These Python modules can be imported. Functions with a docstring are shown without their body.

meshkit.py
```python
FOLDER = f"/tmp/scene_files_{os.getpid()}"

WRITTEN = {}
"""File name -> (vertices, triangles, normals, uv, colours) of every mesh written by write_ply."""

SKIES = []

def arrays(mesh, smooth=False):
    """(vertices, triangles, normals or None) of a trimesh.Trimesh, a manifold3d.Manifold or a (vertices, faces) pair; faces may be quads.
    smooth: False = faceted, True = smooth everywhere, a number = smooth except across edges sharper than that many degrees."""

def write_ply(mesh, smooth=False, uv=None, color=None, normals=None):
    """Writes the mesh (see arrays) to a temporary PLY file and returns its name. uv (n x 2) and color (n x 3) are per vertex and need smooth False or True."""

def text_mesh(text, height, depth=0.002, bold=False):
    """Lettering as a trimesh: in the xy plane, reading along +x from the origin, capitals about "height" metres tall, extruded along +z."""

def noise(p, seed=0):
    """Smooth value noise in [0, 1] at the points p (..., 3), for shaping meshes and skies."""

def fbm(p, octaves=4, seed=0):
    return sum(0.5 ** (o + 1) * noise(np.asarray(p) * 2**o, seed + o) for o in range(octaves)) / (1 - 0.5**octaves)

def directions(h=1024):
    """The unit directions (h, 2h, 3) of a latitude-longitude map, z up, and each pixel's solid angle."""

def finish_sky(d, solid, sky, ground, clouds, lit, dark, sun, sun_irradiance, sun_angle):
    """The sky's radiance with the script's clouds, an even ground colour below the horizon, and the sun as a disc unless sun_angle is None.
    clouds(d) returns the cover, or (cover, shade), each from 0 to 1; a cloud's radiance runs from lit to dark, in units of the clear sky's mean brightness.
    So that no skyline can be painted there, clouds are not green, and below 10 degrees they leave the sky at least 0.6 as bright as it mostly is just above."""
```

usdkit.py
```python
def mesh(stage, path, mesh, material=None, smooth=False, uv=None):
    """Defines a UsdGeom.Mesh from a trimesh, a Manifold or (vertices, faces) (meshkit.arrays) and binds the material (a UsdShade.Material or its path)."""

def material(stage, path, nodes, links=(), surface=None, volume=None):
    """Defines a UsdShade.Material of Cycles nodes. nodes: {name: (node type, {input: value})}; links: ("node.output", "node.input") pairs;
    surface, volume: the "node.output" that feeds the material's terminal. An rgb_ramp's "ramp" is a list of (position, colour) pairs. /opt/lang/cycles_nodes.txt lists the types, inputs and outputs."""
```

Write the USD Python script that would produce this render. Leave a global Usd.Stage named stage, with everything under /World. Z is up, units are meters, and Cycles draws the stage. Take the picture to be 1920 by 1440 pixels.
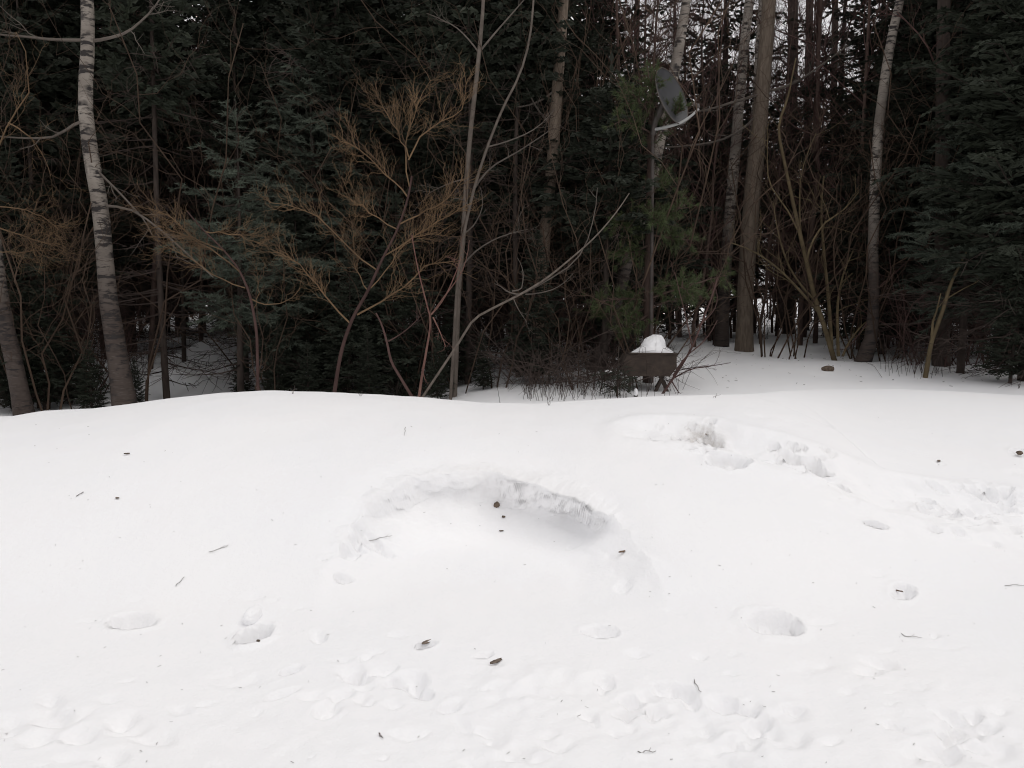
import math
import numpy as np
import trimesh
import usdkit
import meshkit
from pxr import Usd, UsdGeom, UsdLux, UsdShade, Gf, Sdf, Vt

stage = Usd.Stage.CreateInMemory()
UsdGeom.SetStageUpAxis(stage, "Z")
UsdGeom.SetStageMetersPerUnit(stage, 1.0)
WORLD = UsdGeom.Xform.Define(stage, "/World")
stage.SetDefaultPrim(WORLD.GetPrim())
UsdGeom.Scope.Define(stage, "/World/Looks")

# ---------------------------------------------------------------- camera, sky, sun, exposure
FPX, EYE, PITCH = 1507.0, 1.6, math.atan(145 / 1507.0)     # focal length in pixels of a 1920 wide picture
CP, SP = math.cos(PITCH), math.sin(PITCH)
cam = UsdGeom.Camera.Define(stage, "/World/camera")
cam.CreateHorizontalApertureAttr(36.0)
cam.CreateVerticalApertureAttr(27.0)
cam.CreateFocalLengthAttr(36.0 * FPX / 1920)
cam.CreateExposureAttr(-0.19)
cam.AddTransformOp().Set(Gf.Matrix4d(1, 0, 0, 0, 0, SP, CP, 0, 0, -CP, SP, 0, 0, 0, EYE, 1))

SUN = np.array([0.42, 0.06, 1.0]); SUN /= np.linalg.norm(SUN)
dome = UsdLux.DomeLight.Define(stage, "/World/sky")
dome.GetPrim().SetCustomDataByKey("kind", "structure")
sky = usdkit.material(stage, "/World/Looks/sky_overcast", {
    "tc": ("texture_coordinate", {}),
    "mp": ("mapping", {"scale": (1.0, 1.0, 2.2)}),
    "sky": ("sky_texture", {"sky_type": "single_scattering", "sun_disc": False, "sun_elevation": float(math.asin(SUN[2])), "sun_rotation": float(math.atan2(SUN[0], SUN[1]))}),
    "n": ("noise_texture", {"scale": 1.7, "detail": 5.0, "roughness": 0.55}),
    "r": ("rgb_ramp", {"ramp": [(0.25, (8.6, 8.5, 8.7)), (0.75, (11.0, 10.75, 10.8))]}),
    "sz": ("separate_xyz", {}), "el": ("map_range", {"from_min": 0.0, "from_max": 1.0, "to_min": 0.86, "to_max": 1.24, "clamp": True}), "ov": ("mix", {"mix_type": "multiply", "fac": 1.0}),
    "m": ("mix", {"mix_type": "mix", "fac": 0.96}),
    "b": ("background_shader", {"strength": 0.083})},
    [("tc.generated", "mp.vector"), ("mp.vector", "n.vector"), ("n.fac", "r.fac"), ("sky.color", "m.color1"), ("tc.generated", "sz.vector"), ("sz.z", "el.value"), ("r.color", "ov.color1"), ("el.result", "ov.color2"), ("ov.color", "m.color2"), ("m.color", "b.color")], surface="b.background")
UsdShade.MaterialBindingAPI.Apply(dome.GetPrim()).Bind(sky)
sun = UsdLux.DistantLight.Define(stage, "/World/sun")
sun.CreateIntensityAttr(0.30); sun.CreateAngleAttr(60.0); sun.CreateNormalizeAttr(True)
sun.CreateColorAttr(Gf.Vec3f(1.0, 0.96, 0.91))
zax = SUN; xax = np.cross([0, 0, 1.0], zax); xax /= np.linalg.norm(xax); yax = np.cross(zax, xax)
sun.AddTransformOp().Set(Gf.Matrix4d(*xax, 0, *yax, 0, *zax, 0, 0, 0, 0, 1))

# ---------------------------------------------------------------- helpers
USED = {}


def numbered(path):
    n = USED.get(path, 0); USED[path] = n + 1
    return path if n == 0 else f"{path}_{n:03d}"


def tag(p, label=None, cat=None, group=None, kind=None):
    for k, v in (("label", label), ("category", cat), ("group", group), ("kind", kind)):
        if v: p.SetCustomDataByKey(k, v)


def thing(name, label, cat, loc=(0, 0, 0), group=None, rz=0.0, sc=1.0):
    x = UsdGeom.Xform.Define(stage, numbered("/World/" + name))
    x.AddTranslateOp().Set(Gf.Vec3d(*map(float, loc))); x.AddRotateZOp().Set(float(rz)); x.AddScaleOp().Set(Gf.Vec3f(sc, sc, sc))
    tag(x.GetPrim(), label, cat, group)
    return x.GetPrim()


def copy_of(src, loc, rz, sc, label, group):
    name = src.GetName()
    if name[-4:-3] == "_" and name[-3:].isdigit(): name = name[:-4]
    x = UsdGeom.Xform.Define(stage, numbered("/World/" + name))
    x.GetPrim().GetReferences().AddInternalReference(src.GetPath())
    x.GetPrim().SetInstanceable(True)
    x.ClearXformOpOrder()
    for op, v in ((x.AddTranslateOp, Gf.Vec3d(*map(float, loc))), (x.AddRotateZOp, float(rz)), (x.AddScaleOp, Gf.Vec3f(sc, sc, sc * 1.0))):
        op().Set(v)
    tag(x.GetPrim(), label, src.GetCustomDataByKey("category"), group)
    return x.GetPrim()


def part(parent, name, m, mat, smooth=False, label=None):
    p = usdkit.mesh(stage, numbered(f"{parent.GetPath()}/{name}"), m, mat, smooth=smooth)
    if label: p.GetPrim().SetCustomDataByKey("label", label)
    return p.GetPrim()


def P(u, v, y):
    """The world point at depth y that lies in the direction of the photograph's pixel (u, v)."""
    u, v, y = np.broadcast_arrays(np.asarray(u, float), np.asarray(v, float), np.asarray(y, float))
    t = y / (CP + SP * (720 - v) / FPX)
    return np.stack([t * (u - 960) / FPX, y, EYE + t * (-SP + CP * (720 - v) / FPX)], -1)


def ss(a, b, x):
    t = np.clip((x - a) / (b - a), 0, 1)
    return t * t * (3 - 2 * t)


def n2(x, y, s, seed=0, o=3):
    a, b = x * .819 - y * .574 + .31 * seed, x * .574 + y * .819
    return meshkit.fbm(np.stack([a * s, b * s, (a * .37 + b * .21) * s + 0.37 + seed * 3.1], -1), o, seed) - 0.5


class Tubes:
    """Many tapered tubes, joined into one mesh; equal ones are computed together."""
    def __init__(s): s.d = {}

    def add(s, pts, rad, sides=3):
        pts = np.asarray(pts, float)
        s.d.setdefault((len(pts), sides), []).append((pts, np.broadcast_to(np.asarray(rad, float), (len(pts),))))

    def mesh(s, off=(0, 0, 0)):
        V, Fc, n0 = [], [], 0
        for (n, k), L in s.d.items():
            p = np.stack([a for a, _ in L]); r = np.stack([b for _, b in L])
            t = np.gradient(p, axis=1); t /= np.linalg.norm(t, axis=2, keepdims=True) + 1e-12
            m = t.mean(1, keepdims=True)
            ref = np.where(np.abs(m[..., 2:]) < 0.8, [0, 0, 1.0], [1.0, 0, 0])
            a = np.cross(t, ref); a /= np.linalg.norm(a, axis=2, keepdims=True) + 1e-12
            b = np.cross(t, a)
            g = np.arange(k) * 2 * np.pi / k
            v = p[:, :, None] + r[:, :, None, None] * (np.cos(g)[:, None] * a[:, :, None] + np.sin(g)[:, None] * b[:, :, None])
            i, j = np.meshgrid(np.arange(n - 1), np.arange(k), indexing="ij")
            q = np.stack([i * k + j, i * k + (j + 1) % k, (i + 1) * k + (j + 1) % k, (i + 1) * k + j], -1).reshape(-1, 4)
            f = np.vstack([q[:, [0, 2, 1]], q[:, [0, 3, 2]]])
            cap = np.array([[(n - 1) * k, (n - 1) * k + x + 1, (n - 1) * k + x] for x in range(1, k - 1)]) if k > 3 else np.zeros((0, 3), int)
            f = np.vstack([f, cap])
            Fc.append((f[None] + (np.arange(len(L)) * n * k)[:, None, None]).reshape(-1, 3) + n0)
            V.append(v.reshape(-1, 3)); n0 += len(L) * n * k
        if not V: return np.zeros((3, 3)), np.array([[0, 1, 2]])
        return np.vstack(V) - np.asarray(off, float), np.vstack(Fc)


def spline(pts, n):
    pts = np.asarray(pts, float)
    d = np.r_[0, np.cumsum(np.linalg.norm(np.diff(pts, axis=0), axis=1))]
    from scipy.interpolate import PchipInterpolator
    return PchipInterpolator(d / d[-1], pts, axis=0)(np.linspace(0, 1, n))


def unit(v):
    v = np.asarray(v, float); return v / (np.linalg.norm(v) + 1e-12)


# ---------------------------------------------------------------- materials
def mat(name, c1, c2, scale=6.0, rough=0.8, spec=0.2, bump=0.0, stretch=(1, 1, 1), extra=None, island=0.0):
    nodes = {"tc": ("texture_coordinate", {}), "mp": ("mapping", {"scale": stretch}), "n": ("noise_texture", {"scale": scale, "detail": 4.0, "roughness": 0.6}),
             "mr": ("map_range", {"from_min": 0.3, "from_max": 0.7, "clamp": True}),
             "m": ("mix", {"color1": c1, "color2": c2}), "p": ("principled_bsdf", {"roughness": rough, "specular_ior_level": spec})}
    links = [("tc.object", "mp.vector"), ("mp.vector", "n.vector"), ("n.fac", "mr.value"), ("mr.result", "m.fac")]
    last = "m.color"
    if island:
        nodes |= {"g": ("geometry", {}), "gr": ("map_range", {"to_min": 1 - island, "to_max": 1 + island}), "hv": ("hsv", {})}
        links += [("g.random_per_island", "gr.value"), ("gr.result", "hv.value"), ("m.color", "hv.color")]
        last = "hv.color"
    nodes |= {"oi": ("object_info", {}), "or": ("map_range", {"to_min": 0.8, "to_max": 1.2}), "ho": ("hsv", {})}
    links += [("oi.random", "or.value"), ("or.result", "ho.value"), (last, "ho.color"), ("ho.color", "p.base_color")]
    if bump:
        nodes["b"] = ("bump", {"strength": 0.8, "distance": bump}); links += [("n.fac", "b.height"), ("b.normal", "p.normal")]
    return usdkit.material(stage, "/World/Looks/" + name, nodes, links, surface="p.BSDF")


M = {}
M["spruce"] = mat("spruce_needles", (0.033, 0.040, 0.028), (0.056, 0.066, 0.045), 2.5, 0.65, 0.25, island=0.3)
M["spruce_pale"] = mat("pale_spruce_needles", (0.080, 0.098, 0.074), (0.135, 0.160, 0.122), 3.0, 0.65, 0.25, island=0.3)
M["spruce_mid"] = mat("dim_spruce_needles", (0.050, 0.062, 0.046), (0.098, 0.118, 0.090), 2.0, 0.65, 0.25, island=0.3)
M["pine"] = mat("pine_needles", (0.055, 0.075, 0.030), (0.090, 0.115, 0.045), 4.0, 0.6, 0.3, island=0.3)
M["bark_dark"] = mat("dark_conifer_bark", (0.032, 0.025, 0.022), (0.072, 0.057, 0.049), 14, 0.9, 0.1, 0.01, (1, 1, 0.3))
M["bark_red"] = mat("reddish_bark", (0.060, 0.040, 0.034), (0.105, 0.072, 0.060), 16, 0.85, 0.15, 0.006, (1, 1, 0.3))
M["bark_grey"] = mat("grey_brown_bark", (0.105, 0.082, 0.063), (0.20, 0.16, 0.125), 26, 0.85, 0.15, 0.012, (1, 1, 0.22))
M["sapling"] = mat("pale_sapling_bark", (0.085, 0.069, 0.057), (0.155, 0.130, 0.110), 18, 0.75, 0.2, 0.002, (1, 1, 0.5))
M["twig_red"] = mat("reddish_twigs", (0.075, 0.042, 0.038), (0.15, 0.090, 0.080), 3, 0.8, 0.15, island=0.35)
M["twig_dark"] = mat("dark_dead_twigs", (0.050, 0.038, 0.034), (0.10, 0.076, 0.066), 3, 0.9, 0.1, island=0.3)
M["twig_orange"] = mat("orange_twigs", (0.135, 0.085, 0.048), (0.31, 0.200, 0.110), 2.2, 0.7, 0.2, island=0.4)
M["twig_olive"] = mat("olive_stems", (0.095, 0.072, 0.040), (0.19, 0.145, 0.082), 5, 0.75, 0.2, island=0.15)
M["twig_brown"] = mat("brown_twigs", (0.056, 0.036, 0.027), (0.125, 0.084, 0.058), 1.5, 0.8, 0.15, island=0.35)
M["twig_grey"] = mat("grey_twigs", (0.085, 0.071, 0.061), (0.17, 0.145, 0.124), 4, 0.8, 0.2, island=0.25)
M["stem_crimson"] = mat("red_stem_bark", (0.10, 0.045, 0.038), (0.18, 0.10, 0.078), 7, 0.7, 0.25)
M["rust"] = mat("rusty_brown_steel", (0.030, 0.023, 0.019), (0.064, 0.048, 0.038), 9, 0.8, 0.25, 0.002)
M["mast"] = mat("dull_grey_steel", (0.045, 0.036, 0.032), (0.085, 0.071, 0.063), 8, 0.55, 0.4)
M["dish"] = mat("dark_grey_dish_paint", (0.042, 0.042, 0.045), (0.062, 0.062, 0.066), 5, 0.5, 0.4)
M["white_part"] = mat("weathered_white_plastic", (0.30, 0.30, 0.30), (0.42, 0.42, 0.41), 8, 0.5, 0.4)
M["clod"] = mat("brown_clod", (0.065, 0.050, 0.040), (0.17, 0.13, 0.10), 30, 0.95, 0.05, 0.004)
M["chip"] = mat("weathered_bark_chip", (0.10, 0.08, 0.066), (0.27, 0.22, 0.18), 60, 0.9, 0.1, 0.001)
M["leaf"] = mat("dead_leaf", (0.11, 0.07, 0.05), (0.23, 0.16, 0.11), 40, 0.7, 0.2)

M["birch"] = usdkit.material(stage, "/World/Looks/birch_bark", {
    "tc": ("texture_coordinate", {}),
    "m1": ("mapping", {"scale": (1.0, 1.0, 4.2)}), "n1": ("noise_texture", {"scale": 4.2, "detail": 5.0, "roughness": 0.65, "distortion": 0.4}),
    "r1": ("rgb_ramp", {"ramp": [(0.0, (0, 0, 0)), (0.50, (0, 0, 0)), (0.56, (1, 1, 1)), (1.0, (1, 1, 1))]}),
    "m2": ("mapping", {"scale": (3.0, 3.0, 34.0)}), "n2": ("noise_texture", {"scale": 4.0, "detail": 2.0, "roughness": 0.5}),
    "r2": ("rgb_ramp", {"ramp": [(0.0, (0, 0, 0)), (0.60, (0, 0, 0)), (0.67, (1, 1, 1)), (1.0, (1, 1, 1))]}),
    "n3": ("noise_texture", {"scale": 2.2, "detail": 3.0}), "r3": ("rgb_ramp", {"ramp": [(0.3, (0.31, 0.278, 0.242)), (0.7, (0.16, 0.136, 0.116))]}),
    "sx": ("separate_xyz", {}), "low": ("map_range", {"from_min": 2.5, "from_max": 1.3, "to_min": 0.0, "to_max": 0.92, "clamp": True}),
    "n4": ("noise_texture", {"scale": 3.4, "detail": 3.0}), "r4": ("map_range", {"from_min": 0.40, "from_max": 0.50, "clamp": True}), "m4": ("math", {"math_type": "multiply"}),
    "a": ("mix", {"color2": (0.030, 0.026, 0.025)}), "b": ("mix", {"color2": (0.10, 0.085, 0.075)}), "c": ("mix", {"color2": (0.050, 0.036, 0.031)}),
    "bp": ("bump", {"strength": 0.7, "distance": 0.006, "invert": True}), "p": ("principled_bsdf", {"roughness": 0.7, "specular_ior_level": 0.2})},
    [("tc.object", "m1.vector"), ("m1.vector", "n1.vector"), ("n1.fac", "r1.fac"), ("tc.object", "m2.vector"), ("m2.vector", "n2.vector"), ("n2.fac", "r2.fac"),
     ("tc.object", "n3.vector"), ("n3.fac", "r3.fac"), ("r3.color", "c.color1"), ("tc.object", "sx.vector"), ("sx.z", "low.value"), ("low.result", "c.fac"),
     ("c.color", "b.color1"), ("r2.color", "b.fac"), ("b.color", "a.color1"), ("tc.object", "n4.vector"), ("n4.fac", "r4.value"), ("r1.color", "m4.value1"), ("r4.result", "m4.value2"), ("m4.value", "a.fac"), ("a.color", "p.base_color"), ("r1.color", "bp.height"), ("bp.normal", "p.normal")], surface="p.BSDF")

M["snow"] = usdkit.material(stage, "/World/Looks/snow", {
    "g": ("geometry", {}), "n": ("noise_texture", {"scale": 30.0, "detail": 7.0, "roughness": 0.75}), "n2": ("noise_texture", {"scale": 0.9, "detail": 4.0}),
    "n3": ("noise_texture", {"scale": 14.0, "detail": 4.0, "roughness": 0.7}), "r3": ("map_range", {"from_min": 0.35, "from_max": 0.75, "to_min": 0.2, "to_max": 1.6, "clamp": True}),
    "at": ("attribute", {"attribute": "dirt"}), "mu": ("math", {"math_type": "multiply", "use_clamp": True}),
    "r2": ("rgb_ramp", {"ramp": [(0.3, (0.885, 0.889, 0.902)), (0.7, (0.903, 0.900, 0.904))]}),
    "d": ("mix", {"color2": (0.33, 0.28, 0.22)}), "bp": ("bump", {"strength": 0.6, "distance": 0.012}),
    "p": ("principled_bsdf", {"roughness": 0.6, "specular_ior_level": 0.25})},
    [("g.position", "n.vector"), ("g.position", "n2.vector"), ("g.position", "n3.vector"), ("n3.fac", "r3.value"), ("at.fac", "mu.value1"), ("r3.result", "mu.value2"), ("mu.value", "d.fac"),
     ("n2.fac", "r2.fac"), ("r2.color", "d.color1"), ("d.color", "p.base_color"), ("n.fac", "bp.height"), ("bp.normal", "p.normal")], surface="p.BSDF")

# ---------------------------------------------------------------- the snow ground
CU = np.array([-900, 0, 60, 150, 220, 300, 400, 500, 600, 700, 800, 900, 1000, 1100, 1200, 1300, 1400, 1480, 1560, 1700, 1800, 1920, 2800], float)
CV = np.array([800, 783, 773, 768, 759, 749, 738, 734, 737, 742, 748, 757, 759, 754, 747, 744, 741, 735, 731, 731, 735, 742, 760], float)


def crest(x):
    yc = 7.6 + 1.7 * ss(1.9, 3.9, x)
    u = 960 + FPX * x / yc
    v = np.interp(u, CU, CV)
    t = yc / (CP + SP * (720 - v) / FPX)
    return yc, EYE + t * (-SP + CP * (720 - v) / FPX)


GY = np.array([0, 8, 9, 10, 11, 12, 13, 15, 20, 30, 60, 120, 400], float)
GZ = np.array([.3, .36, .42, .50, .57, .625, .69, .755, .85, .98, 1.2, 2.0, 6.0], float)
GL = np.array([.2, .2, .2, .2, .2, .24, .31, .46, .80, .98, 1.2, 2.0, 6.0], float)
BUMPS = [(*P(402, 660, 16.6)[:2], 0.60, 0.42), (*P(308, 705, 12.8)[:2], 0.50, 0.36), (*P(1380, 655, 15.6)[:2], 1.6, 0.03), (*P(1100, 650, 16.5)[:2], 2.2, 0.07), (*P(1550, 690, 12.6)[:2], .9, 0.05)]
RIDGE = None


def ground(x, y):
    x, y = np.broadcast_arrays(np.asarray(x, float), np.asarray(y, float))
    yc, hc = crest(x)
    yb = 4.15 + 0.25 * n2(x, x * 0, 0.5, 5) + 0.5 * ss(1.0, 4.0, x)
    s = (y - yb) / (yc - yb)
    sp = np.where(s > 0.6, s, 0.05 * np.log1p(np.exp(np.clip(s, -3, 1) / 0.05)))
    k = 1 - 0.45 * ss(1.0, 3.0, x)
    q = np.clip(sp, 0, 1)
    front = hc * (k * q * (2 - q) + (1 - k) * ss(-0.12, 1.0, q) * 1.0)
    d = np.maximum(y - yc, 0)
    dip = ss(0.3, -2.2, x)
    hb = np.interp(y, GY, GZ) * (1 - dip) + np.interp(y, GY, GL) * dip
    for bx, by, br, bh in BUMPS:
        hb = hb + bh * np.exp(-((x - bx) ** 2 + (y - by) ** 2) / br ** 2)
    hb = hb + 0.10 * n2(x, y, 0.35, 2) * ss(9, 13, y) + 0.05 * n2(x, y, 1.3, 3) * ss(10, 12, y)
    back = hc - 0.25 * np.minimum(d, 1.0) ** 2
    w = ss(0.15, 1.5, d)
    z = np.where(y > yc, back * (1 - w) + hb * w, front)
    return z + (0.03 * n2(x, y, 0.8, 7) + 0.045 * n2(x, y, 0.3, 8)) * ss(8.5, 6.5, y)


def hit(u, v):
    """Where the ray of the photograph's pixel meets the snow."""
    yy = np.arange(2.0, 16, 0.01)
    p = P(u, v, yy)
    i = int(np.argmax(p[:, 2] < ground(p[:, 0], p[:, 1])))
    return p[i, 0], p[i, 1], float(ground(p[i, 0], p[i, 1]))


rng = np.random.default_rng(7)
fine_x = np.r_[np.arange(-5.6, -1.25, 0.024), np.arange(-1.25, 0.96, 0.0125), np.arange(0.965, 5.61, 0.022)]
gx = 5.6 + np.cumsum(0.03 * 1.10 ** np.arange(85))
XS = np.r_[-gx[::-1], fine_x, gx]
near_y = [2.1]
while near_y[-1] < 9.6: near_y.append(near_y[-1] + (0.006 if 5.05 < near_y[-1] < 5.85 else 0.011 if 4.3 < near_y[-1] < 5.75 else 0.0042 * near_y[-1]))
far_y = near_y[-1] + np.cumsum(0.05 * 1.05 ** np.arange(112))
back_y = 2.1 - np.cumsum(0.03 * 1.12 ** np.arange(55))
YS = np.r_[back_y[::-1], near_y, far_y]
X, Y = np.meshgrid(XS, YS)
Z = ground(X, Y)
DIRT = np.zeros_like(Z)
WX, WY = np.zeros_like(Z), np.zeros_like(Z)

# the right shoulder of the bank: a soft crease running from the crest down to the right
rl = np.array([hit(*q)[:2] for q in ((1400, 744), (1500, 772), (1570, 806), (1620, 850), (1660, 880))])
rl[0] = [rl[1][0] - 0.25, 7.6]
ry = np.interp(X, rl[:, 0][np.argsort(rl[:, 0])], rl[:, 1][np.argsort(rl[:, 0])])
on = ss(rl[:, 0].min() - .1, rl[:, 0].min() + .4, X) * ss(rl[:, 0].max() + .7, rl[:, 0].max() - 0.3, X)
Z -= on * 0.045 * ss(-0.05, 0.10, Y - ry) * np.exp(-np.maximum(Y - ry, 0) / 0.6)

# the hollow dug into the bank
CX, CY = -0.135, 4.50
px, py = (X - CX), (Y - CY)
ang = np.arctan2(py, px)
nz = 0.17 * n2(X, Y, 1.8, 11, 2) + 0.07 * n2(X, Y, 4.5, 12, 2) + 0.012 * n2(X, Y, 13.0, 13, 2)
rr = np.sqrt((px / 0.88) ** 2 + (np.maximum(py, 0) / (1.16 - 0.05 * np.cos(ang))) ** 2) + nz
floor = 0.015 + 0.055 * np.maximum(py, 0) + 0.03 * n2(X, Y, 2.5, 14)
bank = Z.copy()
lipk = ss(0.35, 0.8, np.sin(ang)) * (0.55 + 0.45 * ss(-0.45, 0.25, px))         # how steep the upper lip breaks off
t = np.clip((1.02 - rr) / (0.40 + 0.12 * (1 - lipk)), 0, 1)
frac = (0.06 + 0.30 * lipk) * ss(0, 0.16, t) + (0.94 - 0.30 * lipk) * (1 - (1 - t) ** 2)
inside = np.clip(frac, 0, 1) * (rr < 1.02)
soft = ss(1.40, 1.0, rr)                                    # the rim sags a little
Z = bank * (1 - inside) + np.minimum(floor, bank) * inside
Z -= 0.035 * soft * (rr > 1.0) * ss(0.08, 0.3, bank) * (1 - ss(1.0, 1.4, rr)) + 0.035 * (rr <= 1.0) * (1 - inside) * ss(0.08, 0.3, bank)
back = ss(0.2, 0.75, np.sin(ang))
lip = np.exp(-((rr - 1.015) / 0.045) ** 2) * lipk * ss(0.15, 0.40, bank) * back
WY -= 0.17 * lip * (0.55 + 0.9 * ss(-0.3, 0.5, px) + 0.7 * n2(X, Y, 2.2, 15, 2))
WX -= 0.07 * lip * np.cos(ang)
wm = ss(0.70, 0.95, rr) * ss(1.16, 1.03, rr) * ss(0.06, 0.2, bank)                 # crumbled face of the cut
cr = meshkit.fbm(np.stack([X * 5 + Z * 4, Y * 5 - Z * 3, Z * 14 - X * 2], -1), 4, 17) - .5; c2 = meshkit.fbm(np.stack([X * 15 + Z * 9, Z * 34 + X * 4, Y * 15], -1), 3, 18) - .5
WY += wm * (0.065 * cr + 0.028 * c2) * np.sin(ang); WX += wm * (0.065 * cr + 0.028 * c2) * np.cos(ang); Z += wm * (0.07 * cr + 0.03 * c2)
DIRT += 0.10 * ss(0.72, 0.98, rr) * ss(1.10, 1.0, rr) * ss(0.15, .35, bank) * (0.6 + 1.5 * n2(X, Y, 4, 16))


def pit(u, v, w, h, depth, rot=0.0, rim=0.15, dirt=0.0, sharp=0.45, seed=0, lump=0.0):
    """A footprint or hole: w, h in metres across and along the view, centred where the pixel meets the snow."""
    cx, cy, _ = hit(u, v)
    m = max(w, h) * 1.3
    iy = slice(np.searchsorted(YS, cy - m), np.searchsorted(YS, cy + m)); ix = slice(np.searchsorted(XS, cx - m), np.searchsorted(XS, cx + m))
    x, y = X[iy, ix] - cx, Y[iy, ix] - cy
    if x.size == 0: return
    c, s = math.cos(rot), math.sin(rot)
    a, b = (x * c + y * s) / (w / 2), (-x * s + y * c) / (h / 2)
    r = np.sqrt(a * a + b * b) + 0.85 * n2(X[iy, ix], Y[iy, ix], 7, 20 + seed) + 0.35 * n2(X[iy, ix], Y[iy, ix], 22, 30 + seed, 2)
    r = r + 0.25 * n2(X[iy, ix], Y[iy, ix], 3.5, 60 + seed, 2)
    f = np.where(b < 0, ss(1.08, min(.72, sharp + .32), r), ss(1.12, sharp, r))
    f = f * np.clip(0.78 - 0.45 * b, .25, 1.25)
    Z[iy, ix] -= depth * f * (1 - lump * n2(X[iy, ix], Y[iy, ix], 18, 40 + seed, 2) * 2)
    Z[iy, ix] += rim * depth * np.exp(-((r - 1.2) / 0.22) ** 2)
    if dirt: DIRT[iy, ix] += dirt * ss(1.25, 0.5, r)


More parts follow.
